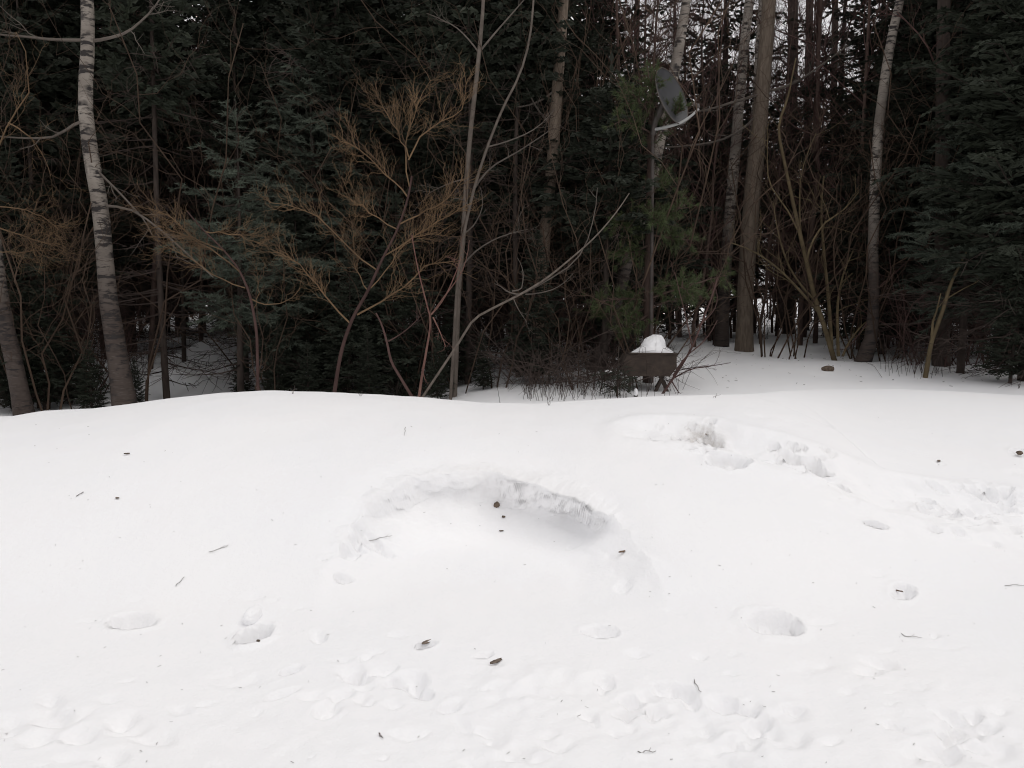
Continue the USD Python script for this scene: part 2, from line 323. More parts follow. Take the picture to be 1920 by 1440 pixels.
# u, v, across, along, depth, turn
PITS = [
    (702, 978, .24, .16, .05, .5), (664, 1012, .09, .20, .035, .3), (735, 950, .16, .12, .04, .4), (668, 990, .06, .10, .03, .2), (1148, 1005, .16, .18, .03, -.5), (1075, 955, .14, .1, .03, -.3),
    (245, 1168, .22, .16, .075, 0.45), (175, 1165, .16, .07, .02, 0), (480, 1195, .15, .22, .16, 0.2), (476, 1120, .13, .10, .03, 0), (450, 1270, .30, .22, .035, 0.1),
    (800, 1212, .06, .10, .05, .9), (752, 1190, .15, .10, .03, 0), (930, 1243, .05, .14, .04, -.8), (905, 1228, .10, .06, .02, -.4), (1128, 1186, .17, .16, .045, 0.1),
    (1200, 1225, .14, .12, .03, 0.3), (1450, 1172, .27, .24, .085, -.35), (1540, 1168, .20, .08, .025, -.2), (1690, 1112, .20, .12, .05, -.9), (1640, 1074, .12, .10, .02, -.6),
    (1640, 986, .12, .08, .07, 0.1), (1535, 980, .07, .06, .02, 0), (1262, 1145, .18, .10, .02, .6), (645, 1072, .08, .10, .03, .8), (1172, 1075, .12, .22, .045, .3),
    (1325, 812, .24, .34, .085, -.3), (1240, 822, .20, .12, .02, 0), (1366, 866, .28, .24, .075, -.15), (1320, 850, .14, .12, .03, 0), (1420, 832, .22, .14, .025, -.3),
    (1485, 850, .13, .16, .075, -.3), (1525, 864, .12, .16, .09, -.5), (1560, 900, .16, .22, .045, -.7), (1600, 890, .14, .2, .02, 0),
    (1750, 948, .16, .18, .04, 0), (1830, 940, .14, .16, .05, 0), (1880, 935, .2, .2, .045, 0), (1845, 975, .16, .2, .06, 0), (1790, 985, .2, .14, .035, 0), (1890, 970, .12, .2, .05, 0),
    (1860, 1022, .16, .10, .025, 0), (1800, 1008, .14, .1, .03, 0), (1912, 850, .14, .16, .08, 0), (1760, 868, .12, .1, .02, 0), (1905, 885, .3, .16, .03, 0), (1690, 915, .3, .3, .03, 0),
    (340, 1330, .08, .14, .05, -.6), (385, 1322, .09, .05, .03, 0), (208, 1310, .11, .08, .025, .2), (110, 1370, .22, .16, .035, 0), (30, 1345, .2, .16, .03, .4), (155, 1418, .2, .09, .03, 0),
    (590, 1305, .14, .10, .045, -.3), (680, 1285, .12, .10, .04, 0), (740, 1315, .1, .12, .035, .4), (630, 1310, .05, .14, .04, .3), (640, 1240, .12, .07, .025, 0), (700, 1225, .12, .06, .03, 0),
    (770, 1375, .16, .10, .035, -.4), (740, 1375, .05, .05, .03, 0), (865, 1360, .05, .16, .03, -.5), (875, 1330, .08, .08, .02, 0), (960, 1415, .26, .06, .02, -.15), (1000, 1420, .14, .07, .035, 0),
    (1130, 1292, .05, .07, .045, 0), (1170, 1305, .13, .07, .035, -.5), (1110, 1345, .05, .16, .035, -.2), (1180, 1355, .06, .1, .025, 0), (1275, 1300, .16, .14, .035, -.6), (1310, 1232, .12, .10, .035, -.4),
    (1380, 1225, .05, .06, .03, .3), (1520, 1250, .24, .20, .035, -.3), (1410, 1360, .09, .12, .075, 0), (1430, 1340, .20, .10, .025, -.5), (1325, 1365, .06, .08, .03, .3), (1560, 1390, .09, .05, .035, -.4),
    (1590, 1295, .06, .05, .03, .6), (1615, 1285, .06, .04, .02, 0), (1700, 1350, .34, .2, .035, .1), (1800, 1345, .10, .11, .05, 0), (1800, 1362, .12, .05, .04, 0), (1870, 1325, .1, .08, .03, -.5),
    (1850, 1395, .2, .18, .03, 0), (1660, 1220, .12, .05, .02, -.4), (1720, 1285, .2, .14, .02, -.4), (1780, 1210, .2, .1, .015, 0), (560, 1140, .2, .1, .015, 0), (840, 1400, .08, .06, .025, 0)]
for i, q in enumerate(PITS):
    big = i - 6 in (0, 2, 5, 8, 9, 11, 13, 15, 18, 20, 22, 25, 26, 27, 37) or i in (0,)
    d = 0.35 if i == 26 else (0.12 if i - 6 in (22, 25, 26, 27, 2, 37) else 0.05 if big else 0.0)
    big = i - 6 in (0, 2, 5, 8, 9, 11, 13, 15, 18, 20, 22, 25, 26, 27, 37) or i in (0, 1, 3)
    pit(*q[:4], q[4] * (1.75 if big else 0.42), -q[5], rim=0.07 if big else 0.02, dirt=d, seed=i % 9, sharp=0.45 if big else 0.1, lump=0.8)
# trampled snow near the camera and on the right
churn = np.clip(ss(3.75, 3.1, Y + 0.5 * n2(X, Y, .9, 50)) * ss(-2.6, -0.4, X + 1.5 * n2(X, Y, .8, 51)) + 0.9 * np.exp(-((X - 3.0) / 0.7) ** 2 - ((Y - 5.35) / 0.5) ** 2)
                + .55 * np.exp(-((X - 1.75) / 0.7) ** 2 - ((Y - 6.7) / 0.25) ** 2), 0, 1)
churn += 0.8 * np.exp(-((X - hit(1330, 830)[0]) / 0.35) ** 2 - ((Y - hit(1330, 830)[1]) / 0.4) ** 2) + 0.7 * np.exp(-((X - hit(1530, 870)[0]) / 0.45) ** 2 - ((Y - hit(1530, 870)[1]) / 0.35) ** 2)
tr = np.array([hit(*q)[:2] for q in ((1235, 806), (1320, 812), (1420, 838), (1540, 876), (1660, 925), (1790, 945), (1915, 955))])
dist = np.full_like(X, 9.0)                                  # the trodden trough along the right shoulder
for a_, b_ in zip(tr[:-1], tr[1:]):
    ab = b_ - a_; tt_ = np.clip(((X - a_[0]) * ab[0] + (Y - a_[1]) * ab[1]) / (ab @ ab), 0, 1)
    dist = np.minimum(dist, np.hypot(X - a_[0] - tt_ * ab[0], Y - a_[1] - tt_ * ab[1]))
dist = np.maximum(dist + .22 * n2(X, Y, 2.5, 61, 3), 0)
Z -= 0.075 * ss(.30, .06, dist) * (0.7 + 1.4 * n2(X, Y, 4, 62))
Z += 0.025 * np.exp(-((dist - .36) / .10) ** 2)
churn += 0.9 * ss(.50, .12, dist)
churn = np.clip(churn, 0, 1.2) * (0.25 + 0.75 * ss(-0.08, 0.16, n2(X, Y, 1.1, 59, 2)))
Z += churn * (0.045 * n2(X, Y, 3.0, 52) + 0.050 * n2(X, Y, 7.5, 53, 2) + 0.03 * n2(X, Y, 16, 56, 2) - 0.09 * np.abs(n2(X, Y, 5.0, 54, 2)))
Z += 0.022 * n2(X, Y, 1.6, 57) * ss(9, 7, Y) + 0.012 * n2(X, Y, 3.6, 58, 2) * ss(8.6, 7, Y)
Z += 0.006 * n2(X, Y, 5.0, 55) * ss(9, 7, Y)
for k, (uu, vv, su, sv, w0, w1, d0, d1) in enumerate([(1325, 815, 60, 20, .04, .11, .03, .07)] * 26 + [(1500, 858, 70, 22, .04, .11, .03, .06)] * 24 + [(1830, 955, 75, 38, .06, .16, .025, .055)] * 40 + [(680, 1280, 130, 50, .05, .17, .03, .07)] * 17 + [(1180, 1290, 70, 60, .05, .16, .03, .06)] * 11
                                                       + [(1450, 1330, 170, 60, .06, .20, .025, .06)] * 16 + [(180, 1370, 120, 40, .08, .26, .02, .05)] * 10 + [(920, 1390, 120, 30, .06, .18, .015, .035)] * 8 + [(1780, 1370, 90, 40, .06, .16, .02, .045)] * 16):
    u, v = rng.normal(uu, su * .75), min(rng.normal(vv, sv * .75), 1436)
    if u < 1915: pit(u, v, rng.uniform(w0, w1), rng.uniform(w0, w1), rng.uniform(d0, d1), rng.uniform(-1, 1), rim=.25 if v < 1000 else .04, seed=k % 9, sharp=.3 if v < 1000 else .0, lump=.8, dirt=.12 if v < 900 else .03)
for k in range(22):                                           # scattered shallow dents of dripping and clods
    u, v = rng.uniform(20, 1900), rng.uniform(1080, 1435)
    if v > 1200 or u > 1200 or u < 560: pit(u, v, rng.uniform(.02, .06), rng.uniform(.02, .05), rng.uniform(.006, .016), rng.uniform(-1, 1), seed=k % 9)
DIRT += 0.42 * np.exp(-((X - hit(1322, 812)[0]) / 0.16) ** 2 - ((Y - hit(1322, 812)[1]) / 0.22) ** 2)
DIRT = np.clip(DIRT, 0, 1) * 0.8

ny, nx = X.shape
i, j = np.meshgrid(np.arange(ny - 1), np.arange(nx - 1), indexing="ij")
q = np.stack([i * nx + j, i * nx + j + 1, (i + 1) * nx + j + 1, (i + 1) * nx + j], -1).reshape(-1, 4)
V = np.stack([X + WX, Y + WY, Z], -1).reshape(-1, 3)
sg = usdkit.mesh(stage, "/World/snow_ground", (V, np.vstack([q[:, [0, 1, 2]], q[:, [0, 2, 3]]])), M["snow"], smooth=True)
UsdGeom.PrimvarsAPI(sg).CreatePrimvar("dirt", Sdf.ValueTypeNames.FloatArray, "vertex").Set(Vt.FloatArray.FromNumpy(DIRT.ravel().astype(np.float32)))
tag(sg.GetPrim(), "white snow bank with a hollow dug in it and snowy wood floor behind", None, None, "structure")
del i, j, q


def gz(x, y): return float(ground(np.array([float(x)]), np.array([float(y)]))[0])


from scipy.interpolate import RegularGridInterpolator
SURF = RegularGridInterpolator((YS, XS), Z, bounds_error=False, fill_value=0.0)


# ---------------------------------------------------------------- conifers
def needle_mesh(p0, p1, width, rng, near):
    """Needled shoots from p0 to p1: a brush of small needle tufts (near) or two crossed leaf-shaped faces."""
    n = len(p0)
    a = p1 - p0; l = np.linalg.norm(a, axis=1, keepdims=True) + 1e-9; a = a / l
    ref = rng.normal(size=(n, 3)); b = np.cross(a, ref); b /= np.linalg.norm(b, axis=1, keepdims=True) + 1e-9
    c = np.cross(a, b)
    w = np.broadcast_to(np.asarray(width, float), (n,))[:, None]
    if not near:
        V, mid = [], p0 + a * l * 0.45
        for e in (b, c):
            V += [p0, mid + e * w / 2, p1 + a * w * 0.3, mid - e * w / 2]
        V = np.stack(V, 1); f = np.array([[0, 1, 2], [0, 2, 3], [4, 5, 6], [4, 6, 7]])
    else:
        V = [p0, p0 + a * l * .5 + b * w * .16, p1 + a * w * .2, p0 + a * l * .5 - b * w * .16]
        f = [[0, 1, 2], [0, 2, 3]]
        K = 9
        for k in range(K):
            ph = k * 2.4 + rng.uniform(-.4, .4, (n, 1)); e = np.cos(ph) * b + np.sin(ph) * c; g = np.cross(a, e)
            s = p0 + a * l * ((k + .5) / K * 0.95)
            nl = w * rng.uniform(.5, .75, (n, 1))
            V += [s - g * w * .085, s + g * w * .085, s + (a * .75 + e * .8) * nl]
            f.append([4 + 3 * k, 5 + 3 * k, 6 + 3 * k])
        V = np.stack(V, 1); f = np.array(f)
    m = V.shape[1]
    return V.reshape(-1, 3), (f[None] + (np.arange(n) * m)[:, None, None]).reshape(-1, 3)


def conifer(H, R, z0, seed, near=False, gap=0.34, side=0.12, sub=0.10, width=0.05, per=(6, 8), shape=0.85, lean=0.0, dead=26, apart=False, rad=0):
    rng = np.random.default_rng(seed)
    rb = rad if rad else 0.0115 * H + 0.006
    zz = np.linspace(-0.3, H, 12)
    wob = np.stack([0.03 * np.sin(zz * 0.9 + seed), 0.03 * np.cos(zz * .7 + seed), zz], -1) * [1, 1, 1]
    wob[:, 0] += lean * zz
    T = Tubes(); T.add(wob, np.maximum(rb * (1 - np.clip(zz, 0, H) / H) ** 0.85, 0.006), 8)
    tr = T.mesh()
    A, B, W = [], [], []
    cuts = []
    wood = Tubes()
    z = z0
    while z < H - 0.25:
        f = (H - z) / (H - z0)
        n = rng.integers(*per) if f > .12 else 5
        az0 = rng.uniform(0, 6.28)
        for k in range(n):
            L = max(0.14, R * min(1, f * 1.25) ** shape * rng.uniform(0.68, 1.12) * (0.75 + .25 * min(1, (z - z0) / .8 + .3)))
            az = az0 + k * 6.283 / n + rng.uniform(-.25, .25)
            el = np.interp(f, [0, .25, .7, 1], [0.85, 0.42, -0.02, -0.25]) + rng.uniform(-.12, .12)
            cv = np.interp(f, [0, .3, 1], [0.1, -0.12, 0.22]) + rng.uniform(-.1, .1)
            zb = z + rng.uniform(-.1, .1)
            rad = np.array([math.cos(az), math.sin(az), 0]); lat = np.array([-rad[1], rad[0], 0])
            base = np.array([np.interp(zb, zz, wob[:, 0]), np.interp(zb, zz, wob[:, 1]), zb])
            ax = lambda t: base + np.outer(t, rad) * L * math.cos(el) + np.outer(math.tan(el) * t * math.cos(el) + cv * t * t - 0.10 * np.sin(t * 6), [0, 0, 1]) * L * np.array([1, 1, 1])
            tt = np.linspace(0, 1, 5); wood.add(ax(tt), (0.005 + 0.010 * L) * (1.05 - tt), 3)
            m = max(2, int(L * .8 / 0.09)); s = np.linspace(.25, 1.0, m + 1)
            q = ax(s); A.append(q[:-1]); B.append(q[1:]); W.append(np.full(m, width))
            ns = max(2, int(L * .85 / side)); t = np.repeat(np.linspace(.15, .97, ns), 2) + rng.uniform(-.02, .02, 2 * ns)
            sg_ = np.tile([1., -1.], ns)[:, None]
            p = ax(t); tan = ax(t + .02) - p; tan /= np.linalg.norm(tan, axis=1, keepdims=True)
            an = rng.uniform(.75, 1.05, 2 * ns)[:, None]
            ls = (L * (1 - t) * .52 + .09) * rng.uniform(.7, 1.15, 2 * ns)
            d = tan * np.cos(an) + lat * sg_ * np.sin(an) + np.array([0, 0, 1]) * rng.normal(-.10, .16, (2 * ns, 1))
            d /= np.linalg.norm(d, axis=1, keepdims=True)
            kk = np.maximum(1, np.round(ls / .10).astype(int))
            idx = np.repeat(np.arange(len(ls)), kk); o = np.arange(len(idx)) - np.repeat(np.cumsum(kk) - kk, kk)
            st = (ls / kk)[idx]
            cur = lambda x: np.stack([0 * x, 0 * x, -0.18 * x * x], -1)
            q0 = p[idx] + d[idx] * (st * o)[:, None] + cur(st * o); q1 = p[idx] + d[idx] * (st * (o + 1))[:, None] + cur(st * (o + 1))
            A.append(q0); B.append(q1); W.append(np.full(len(idx), width))
            big = ls > .2
            if big.any() and sub:
                k2 = np.maximum(1, (ls[big] / sub).astype(int)) * 2
                ib = np.repeat(np.nonzero(big)[0], k2); o = np.arange(len(ib)) - np.repeat(np.cumsum(k2) - k2, k2)
                qf = ((o // 2) + .6) / (np.repeat(k2, k2) / 2 + .3)
                sd = np.where(o % 2, 1., -1.)[:, None]
                dd = d[ib]; la = np.cross(dd, [0, 0, 1.]); la /= np.linalg.norm(la, axis=1, keepdims=True) + 1e-9
                s0 = p[ib] + dd * (ls[ib] * qf)[:, None] + cur(ls[ib] * qf)
                d2 = dd * .7 + la * sd * .7 + rng.normal(0, .15, (len(ib), 3)); d2[:, 2] -= .05
                d2 /= np.linalg.norm(d2, axis=1, keepdims=True)
                A.append(s0); B.append(s0 + d2 * (ls[ib] * (1 - qf) * .45 + .05)[:, None]); W.append(np.full(len(ib), width * .9))
            cuts.append(len(A))
        z += gap * rng.uniform(.75, 1.2) * (0.7 + 0.3 * f)
    # leader
    q = np.stack([np.full(4, wob[-1, 0]), np.full(4, wob[-1, 1]), np.linspace(H - .35, H + .05, 4)], -1); A.append(q[:-1]); B.append(q[1:]); W.append(np.full(3, width))
    cuts.append(len(A))
    if apart: cm = [needle_mesh(np.vstack(A[a:b]), np.vstack(B[a:b]), np.concatenate(W[a:b]), rng, near) for a, b in zip([0] + cuts[:-1], cuts)]
    else: cm = needle_mesh(np.vstack(A), np.vstack(B), np.concatenate(W), rng, near)
    D = wood
    dd = Tubes()
    for k in range(dead):                                       # dead lower branches
        zb = rng.uniform(.25, z0 + .5); az = rng.uniform(0, 6.28); L = rng.uniform(.5, 1.15) * min(R, 1.5)
        rad = np.array([math.cos(az), math.sin(az), 0]); t = np.linspace(0, 1, 5)
        pts = np.array([0.03 * math.sin(zb + seed), 0, zb]) + np.outer(t, rad) * L + np.outer(-0.22 * t + rng.uniform(-.1, .25) * t * t, [0, 0, 1]) * L + rng.normal(0, .02, (5, 3)) * t[:, None]
        dd.add(pts, .012 * (1.1 - t), 3)
        for j in range(8):
            s = rng.uniform(.25, 1); b = pts[0] + (pts[-1] - pts[0]) * s; e = unit(rad + rng.normal(0, .6, 3) + [0, 0, -.2]) * rng.uniform(.15, .4)
            dd.add([b, b + e * .5 + rng.normal(0, .02, 3), b + e], [.005, .004, .002], 3)
    return tr, cm, D.mesh(), dd.mesh()


def place_conifer(name, geo, loc, label, group=None, foliage="spruce", rz=0, sc=1.0):
    t = thing(name, label, "spruce" if "spruce" in name else "tree", loc, group, rz, sc)
    part(t, "trunk", geo[0], M["bark_dark"], smooth=60)
    if isinstance(geo[1], list):
        for b in geo[1][:-1]: part(t, "bough", b, M[foliage])
        part(t, "leader", geo[1][-1], M[foliage])
    else: part(t, "crown", geo[1], M[foliage])
    part(t, "bough_wood", geo[2], M["bark_dark"])
    if len(geo[3][0]) > 4: part(t, "dead_branches", geo[3], M["twig_dark"])
    return t


def at(u, y):
    x = float(P(u, 640, y)[0]); return x, y, gz(x, y)


def top_height(u, v, y):
    return float(P(u, v, y)[2]) - at(u, y)[2]


# young spruces whose leaders show
place_conifer("spruce_tree", conifer(top_height(452, 187, 11.2), 1.2, 1.5, 11, True, gap=.46, side=.13, sub=.11, width=.075, shape=.8, dead=8, apart=True), at(452, 11.2), "young spruce with a thin leader, right of the big left birch", foliage="spruce_pale")
place_conifer("spruce_tree", conifer(top_height(592, 30, 12.3), 1.75, 0.8, 12, True, gap=.50, side=.14, sub=.12, width=.08, apart=True), at(592, 12.3), "taller spruce with a pointed top behind the left end of the orange shrub", foliage="spruce_pale", rz=40)
place_conifer("spruce_tree", conifer(top_height(1808, 100, 11.9), 1.55, 1.15, 13, True, gap=.52, side=.15, sub=.12, per=(5, 7), width=.08, apart=True), at(1808, 11.9), "pale-tipped young spruce at the right with upswept sprays", foliage="spruce_mid", rz=75)
place_conifer("spruce_tree", conifer(top_height(1138, 105, 11.25), 1.15, 2.1, 17, gap=.36, side=.13, sub=.11, width=.065, dead=26), at(1138, 11.25), "narrow dark spruce whose boughs cover the left of the satellite dish", rz=15)
place_conifer("spruce_tree", conifer(0.62, .3, 0.08, 19, True, gap=.1, side=.08, sub=0, width=.045, dead=0), at(1158, 9.9), "tiny spruce seedling at the left foot of the rusty tub", foliage="spruce")

rng = np.random.default_rng(21)
MID = [dict(H=12.0, R=2.0, z0=1.9, seed=31), dict(H=10.5, R=1.8, z0=1.5, seed=32), dict(H=13.0, R=2.2, z0=2.3, seed=33)]
mid_geo = [conifer(**k, gap=.40, side=.155, sub=.125, width=.05, per=(6, 8), dead=80) for k in MID]
LEFT = ("dark tall spruce in the second row of the wood's left half", "second-row spruces in the left half")
RIGHT = ("dark tall spruce in the black second row at the right edge", "second-row spruces at the right edge")
# u, depth, height wanted, kind, what it stands behind
FRONT = [(345, 24.5, 12.0, 1, "tall dark spruce behind the orange branches right of the left birch"), (105, 12.6, 12, 0, "dark spruce whose boughs fill the gap left of the big birch"), (-60, 11.8, 11, 1, "dark spruce cut by the left edge behind the edge birch"),
         (240, 17.5, 13, 2, "tall spruce showing just right of the big left birch's top"), (520, 17.2, 12, 0, "dark spruce between the two pale-tipped young ones"), (690, 15.4, 11, 1, "dark spruce directly behind the orange shrub's crown"),
         (640, 12.9, 9.5, 1, "spruce rising right behind the orange shrub's lower stem"), (880, 12.9, 10.5, 0, "dark spruce straight behind the upright grey sapling"), (966, 12.6, 11.5, 2, "spruce with a stout trunk left of the mid brown trunk"),
         (800, 17, 12, 2, "tall spruce behind and between the orange shrub and grey sapling"), (-150, 14, 12, 0, None), (20, 16, 13, 2, "tall spruce at the far left top behind the edge birch"), (425, 25, 13, 0, "tall spruce behind the thin-leadered young spruce"),
         (930, 17.5, 11.5, 1, "dark spruce between the grey sapling and the mid brown trunk"), (150, 19, 13, 1, "tall spruce straight behind the big left birch"), (590, 19.5, 13, 2, "tall spruce straight behind the taller young spruce"),
         (1010, 20, 11, 1, "dark spruce behind the mid brown trunk"), (860, 21.5, 13, 2, None), (-30, 21, 13, 0, None), (300, 21.5, 13, 1, None), (560, 23, 13, 0, None), (-260, 18, 12, 1, None),
         (1930, 11.2, 11.5, 0, "black spruce filling the right picture edge"), (1765, 13.8, 10.5, 1, "dark spruce between the bent-foot birch and the pale-tipped right spruce"), (1880, 14.5, 12.5, 2, "tall dark spruce behind the pale-tipped right spruce"), (2010, 13.5, 12, 1, None),
         (1705, 16.8, 11.5, 0, "dark spruce behind the top of the bent-foot birch"), (1830, 17.5, 13, 2, None), (1960, 18, 12, 0, None), (2120, 15, 12, 2, None), (1740, 20.5, 12, 1, None), (1890, 22, 13, 0, None), (2080, 21, 13, 1, None)]
first = {}
for u, y, h, k, own in FRONT:
    lab = (own, None) if own else LEFT if u < 1200 else RIGHT
    sc = h / MID[k]["H"]
    if k not in first:
        first[k] = place_conifer("spruce_tree", mid_geo[k], at(u, y), lab[0], lab[1], rz=rng.uniform(0, 360), sc=sc)
    else:
        copy_of(first[k], at(u, y), rng.uniform(0, 360), sc, *lab)
# ragged open-crowned conifers that break up the sky
RAG = conifer(11.0, 2.3, 2.6, 37, gap=.62, side=.17, sub=.14, width=.06, per=(3, 5), dead=50)
RAGS = [(1105, 17.5, 10.5, "ragged open spruce against the sky between brown trunk and dish"), (1345, 19.0, 11.0, "ragged open spruce against the sky between dish and slim birch"), (1255, 24.0, 11.5, "ragged spruce in the bright gap above the dish"), (1560, 20.5, 11.0, "ragged spruce against the sky above the olive shrub"), (1465, 26.0, 10.0, "ragged spruce in the bright gap right of the straight brown trunk"), (1630, 17.0, 10.0, "ragged spruce behind the bent-foot birch's top")]
for i_, (u, y, h, own) in enumerate(RAGS):
    if i_ == 0: rag0 = place_conifer("spruce_tree", RAG, at(u, y), own, rz=30, sc=h / 11)
    else: copy_of(rag0, at(u, y), 30 + 67 * i_, h / 11, own, None)
# low spruces in the gaps and behind the dish
SMALL = [dict(H=5.6, R=1.6, z0=.9, seed=41), dict(H=4.6, R=1.3, z0=.55, seed=42)]
small_geo = [conifer(**k, gap=.34, side=.13, sub=.11, width=.05, dead=30) for k in SMALL]
LOW = [(1185, 15.2, 5.6, 0, "rounded dark spruce just behind the satellite dish"), (1330, 21, 7.6, 0, "dark spruce between the dish and the pale birch behind it"), (1650, 14.6, 5.3, 1, "low spruce behind the slender right-hand birch"),
       (560, 11.6, 3.2, 1, "low bushy spruce under the orange shrub's left arm"), (745, 11.4, 3.0, 1, "low bushy spruce behind the thin red sapling"), (452, 11.8, .9, 1, "knee-high spruce in front of the round snow mound on the left"),
       (1075, 14.2, 4.0, 1, "low spruce behind the mid brown trunk"), (1003, 11.0, 2.1, 1, "low spruce that hides the foot of the mid brown trunk"), (30, 11.0, 3.6, 1, "low spruce at the left edge behind the bank"), (655, 11.0, 2.2, 1, "short dark spruce right behind the bank's top, left of centre"),
       (1900, 10.9, 2.0, 1, "short spruce at the right edge where the field ends"), (1150, 12.8, 2.6, 1, "low dark spruce left of the pine with the tub"), (1560, 24, 6.5, 0, "spruce deep behind the olive shrub")]
first = {}; LOW1 = None
for u, y, h, k, lab in LOW:
    sc = h / SMALL[k]["H"]
    if k not in first: first[k] = place_conifer("spruce_tree", small_geo[k], at(u, y), lab, rz=rng.uniform(0, 360), sc=sc)
    else: copy_of(first[k], at(u, y), rng.uniform(0, 360), sc, lab, None)
LOW1 = first[1]
# slim poles with dead side twigs under the canopy
pole_geo = [conifer(8.5 + k, 1.1, 4.2 + .4 * k, 45 + k, gap=.45, side=.18, sub=.17, width=.08, dead=60, rad=.05) for k in range(2)]
first = {}; rng = np.random.default_rng(47)
POLES = [(308, 11.6, "slim pole of a spruce beside the lower snow mound"), (345, 15.6, "slim spruce pole left of the far snow mound"), (457, 13.6, "slim spruce pole right of the far snow mound"), (520, 15, None), (70, 11.6, None), (150, 13.9, None), (640, 12.5, None), (725, 14.8, None), (880, 11.6, "dark spruce pole left of the upright grey sapling's foot"),
         (970, 11.6, "dark spruce pole right behind the bramble tangle"), (1010, 15.5, None), (380, 19, None), (430, 21, None), (1110, 17.5, None), (1690, 15.5, None)]
for i_, (u, y, own) in enumerate(POLES):
    k = i_ % 2; lab = (own, None) if own else ("slim dark spruce pole with dead side twigs under the canopy", "spruce poles under the canopy")
    if k not in first: first[k] = place_conifer("spruce_tree", pole_geo[k], at(u, y), *lab, rz=rng.uniform(0, 360), sc=rng.uniform(.9, 1.1))
    else: copy_of(first[k], at(u, y), rng.uniform(0, 360), rng.uniform(.85, 1.15), *lab)
rng = np.random.default_rng(49)
for u, y, h in ((18, 10.6, 1.3), (75, 10.9, 1.7), (128, 11.4, 1.4), (165, 10.5, 1.0), (250, 11.0, .7), (520, 11.0, 1.2), (575, 10.7, .95), (612, 11.5, 1.6), (690, 10.6, 1.1), (760, 11.2, 1.3), (820, 10.5, .9), (850, 11.6, 1.5), (905, 10.8, .8)):
    copy_of(LOW1, at(u, y), rng.uniform(0, 360), h / 4.6, "low dark spruce seedling rising just behind the bank's top on the left", "spruce seedlings behind the bank")
# deeper spruces
FAR = [dict(H=12.5, R=2.1, z0=1.8, seed=51), dict(H=13.5, R=2.3, z0=2.6, seed=52)]
far_geo = [conifer(**k, gap=.52, side=.25, sub=.24, width=.095, per=(6, 7), dead=16) for k in FAR]
first = {}
n = 0
for tries in range(4000):
    y = rng.uniform(22, 55); u = rng.uniform(-420, 2340)
    if rng.uniform() > y / 55: continue
    h = rng.uniform(11, 15)
    if 620 < u < 830 and rng.uniform() < .75: continue
    if 1030 < u < 1660:
        cap = EYE + (575 - 205) / FPX * y - 0.9
        if y < 30 or rng.uniform() < .6: continue
        h = min(h, cap)
    p = at(u, y)
    if any(math.hypot(p[0] - a, p[1] - b) < 2.1 for a, b in first.get("pos", [])): continue
    first.setdefault("pos", []).append((p[0], p[1]))
    k = n % 2; sc = h / FAR[k]["H"]
    lab = ("dim spruce deep in the wood behind the front rows", "dim spruces deep in the wood")
    if k not in first: first[k] = place_conifer("spruce_tree", far_geo[k], p, *lab, rz=rng.uniform(0, 360), sc=sc)
    else: copy_of(first[k], p, rng.uniform(0, 360), sc, *lab)
    n += 1
    if n >= 95: break


# ---------------------------------------------------------------- bare trees
def grow(T, p, d, L, r, level, rng, kids, up=0.12, wander=0.22, n=5, ratio=(.35, .6), lo=.2, zig=0.0, spread=(.5, 1.0), sides=None, tmin=.0018):
    """A branch with its side branches, added to the tubes T."""
    d = unit(d); pts = [np.asarray(p, float)]
    for i in range(n - 1):
        d = unit(d + rng.normal(0, wander, 3) + [0, 0, up])
        pts.append(pts[-1] + d * L / (n - 1))
    pts = np.array(pts)
    if zig: pts[1:-1] += rng.normal(0, zig * L / n, (n - 2, 3))
    T.add(pts, r * np.linspace(1, .45 if level else .35, n), sides or (5 if r > .02 else 4 if r > .008 else 3))
    if level <= 0: return
    for k in range(kids[level - 1]):
        t = lo + (1 - lo) * (k + rng.uniform(0, 1)) / kids[level - 1]
        f = t * (n - 1); i = min(int(f), n - 2)
        b = pts[i] + (pts[i + 1] - pts[i]) * (f - i); ax = unit(pts[i + 1] - pts[i])
        e = unit(np.cross(ax, rng.normal(size=3))); an = rng.uniform(*spread)
        grow(T, b, ax * math.cos(an) + e * math.sin(an), L * rng.uniform(*ratio) * (1.15 - .5 * t), max(r * .5 * (1.1 - .5 * t), tmin), level - 1, rng, kids, up, wander, 4 if level <= 1 else n, ratio, lo, zig, spread, None, tmin)


def trunk_path(px, y, widths, seed=0, up=0.0, y2=None):
    """World points and radii of a trunk from its pixels, top first; carried on into the snow below and, if up, above the frame."""
    px = np.asarray(px, float); ys = np.full(len(px), float(y)) if y2 is None else np.linspace(y2, y, len(px))
    pts = P(px[:, 0], px[:, 1], ys); r = np.interp(np.arange(len(px)), np.linspace(0, len(px) - 1, len(widths)), widths) / 2 * pts[:, 1] / FPX
    g = gz(*pts[-1, :2])
    if pts[-1, 2] > g - .2:
        d = unit(pts[-1] - pts[-2]); d[2] = min(d[2], -.5)
        e = pts[-1] + d * (pts[-1, 2] - g + .3) / -d[2]; pts = np.vstack([pts, e]); r = np.r_[r, r[-1] * 1.12]
    if up:
        d = unit(pts[0] - pts[1] + [0, 0, .3]); pts = np.vstack([pts[0] + d * up, pts[0] + d * up * .5, pts]); r = np.r_[.012, r[0] * .65, r]
    o = spline(np.c_[pts, r][::-1], 30)
    return o[:, :3], o[:, 3]


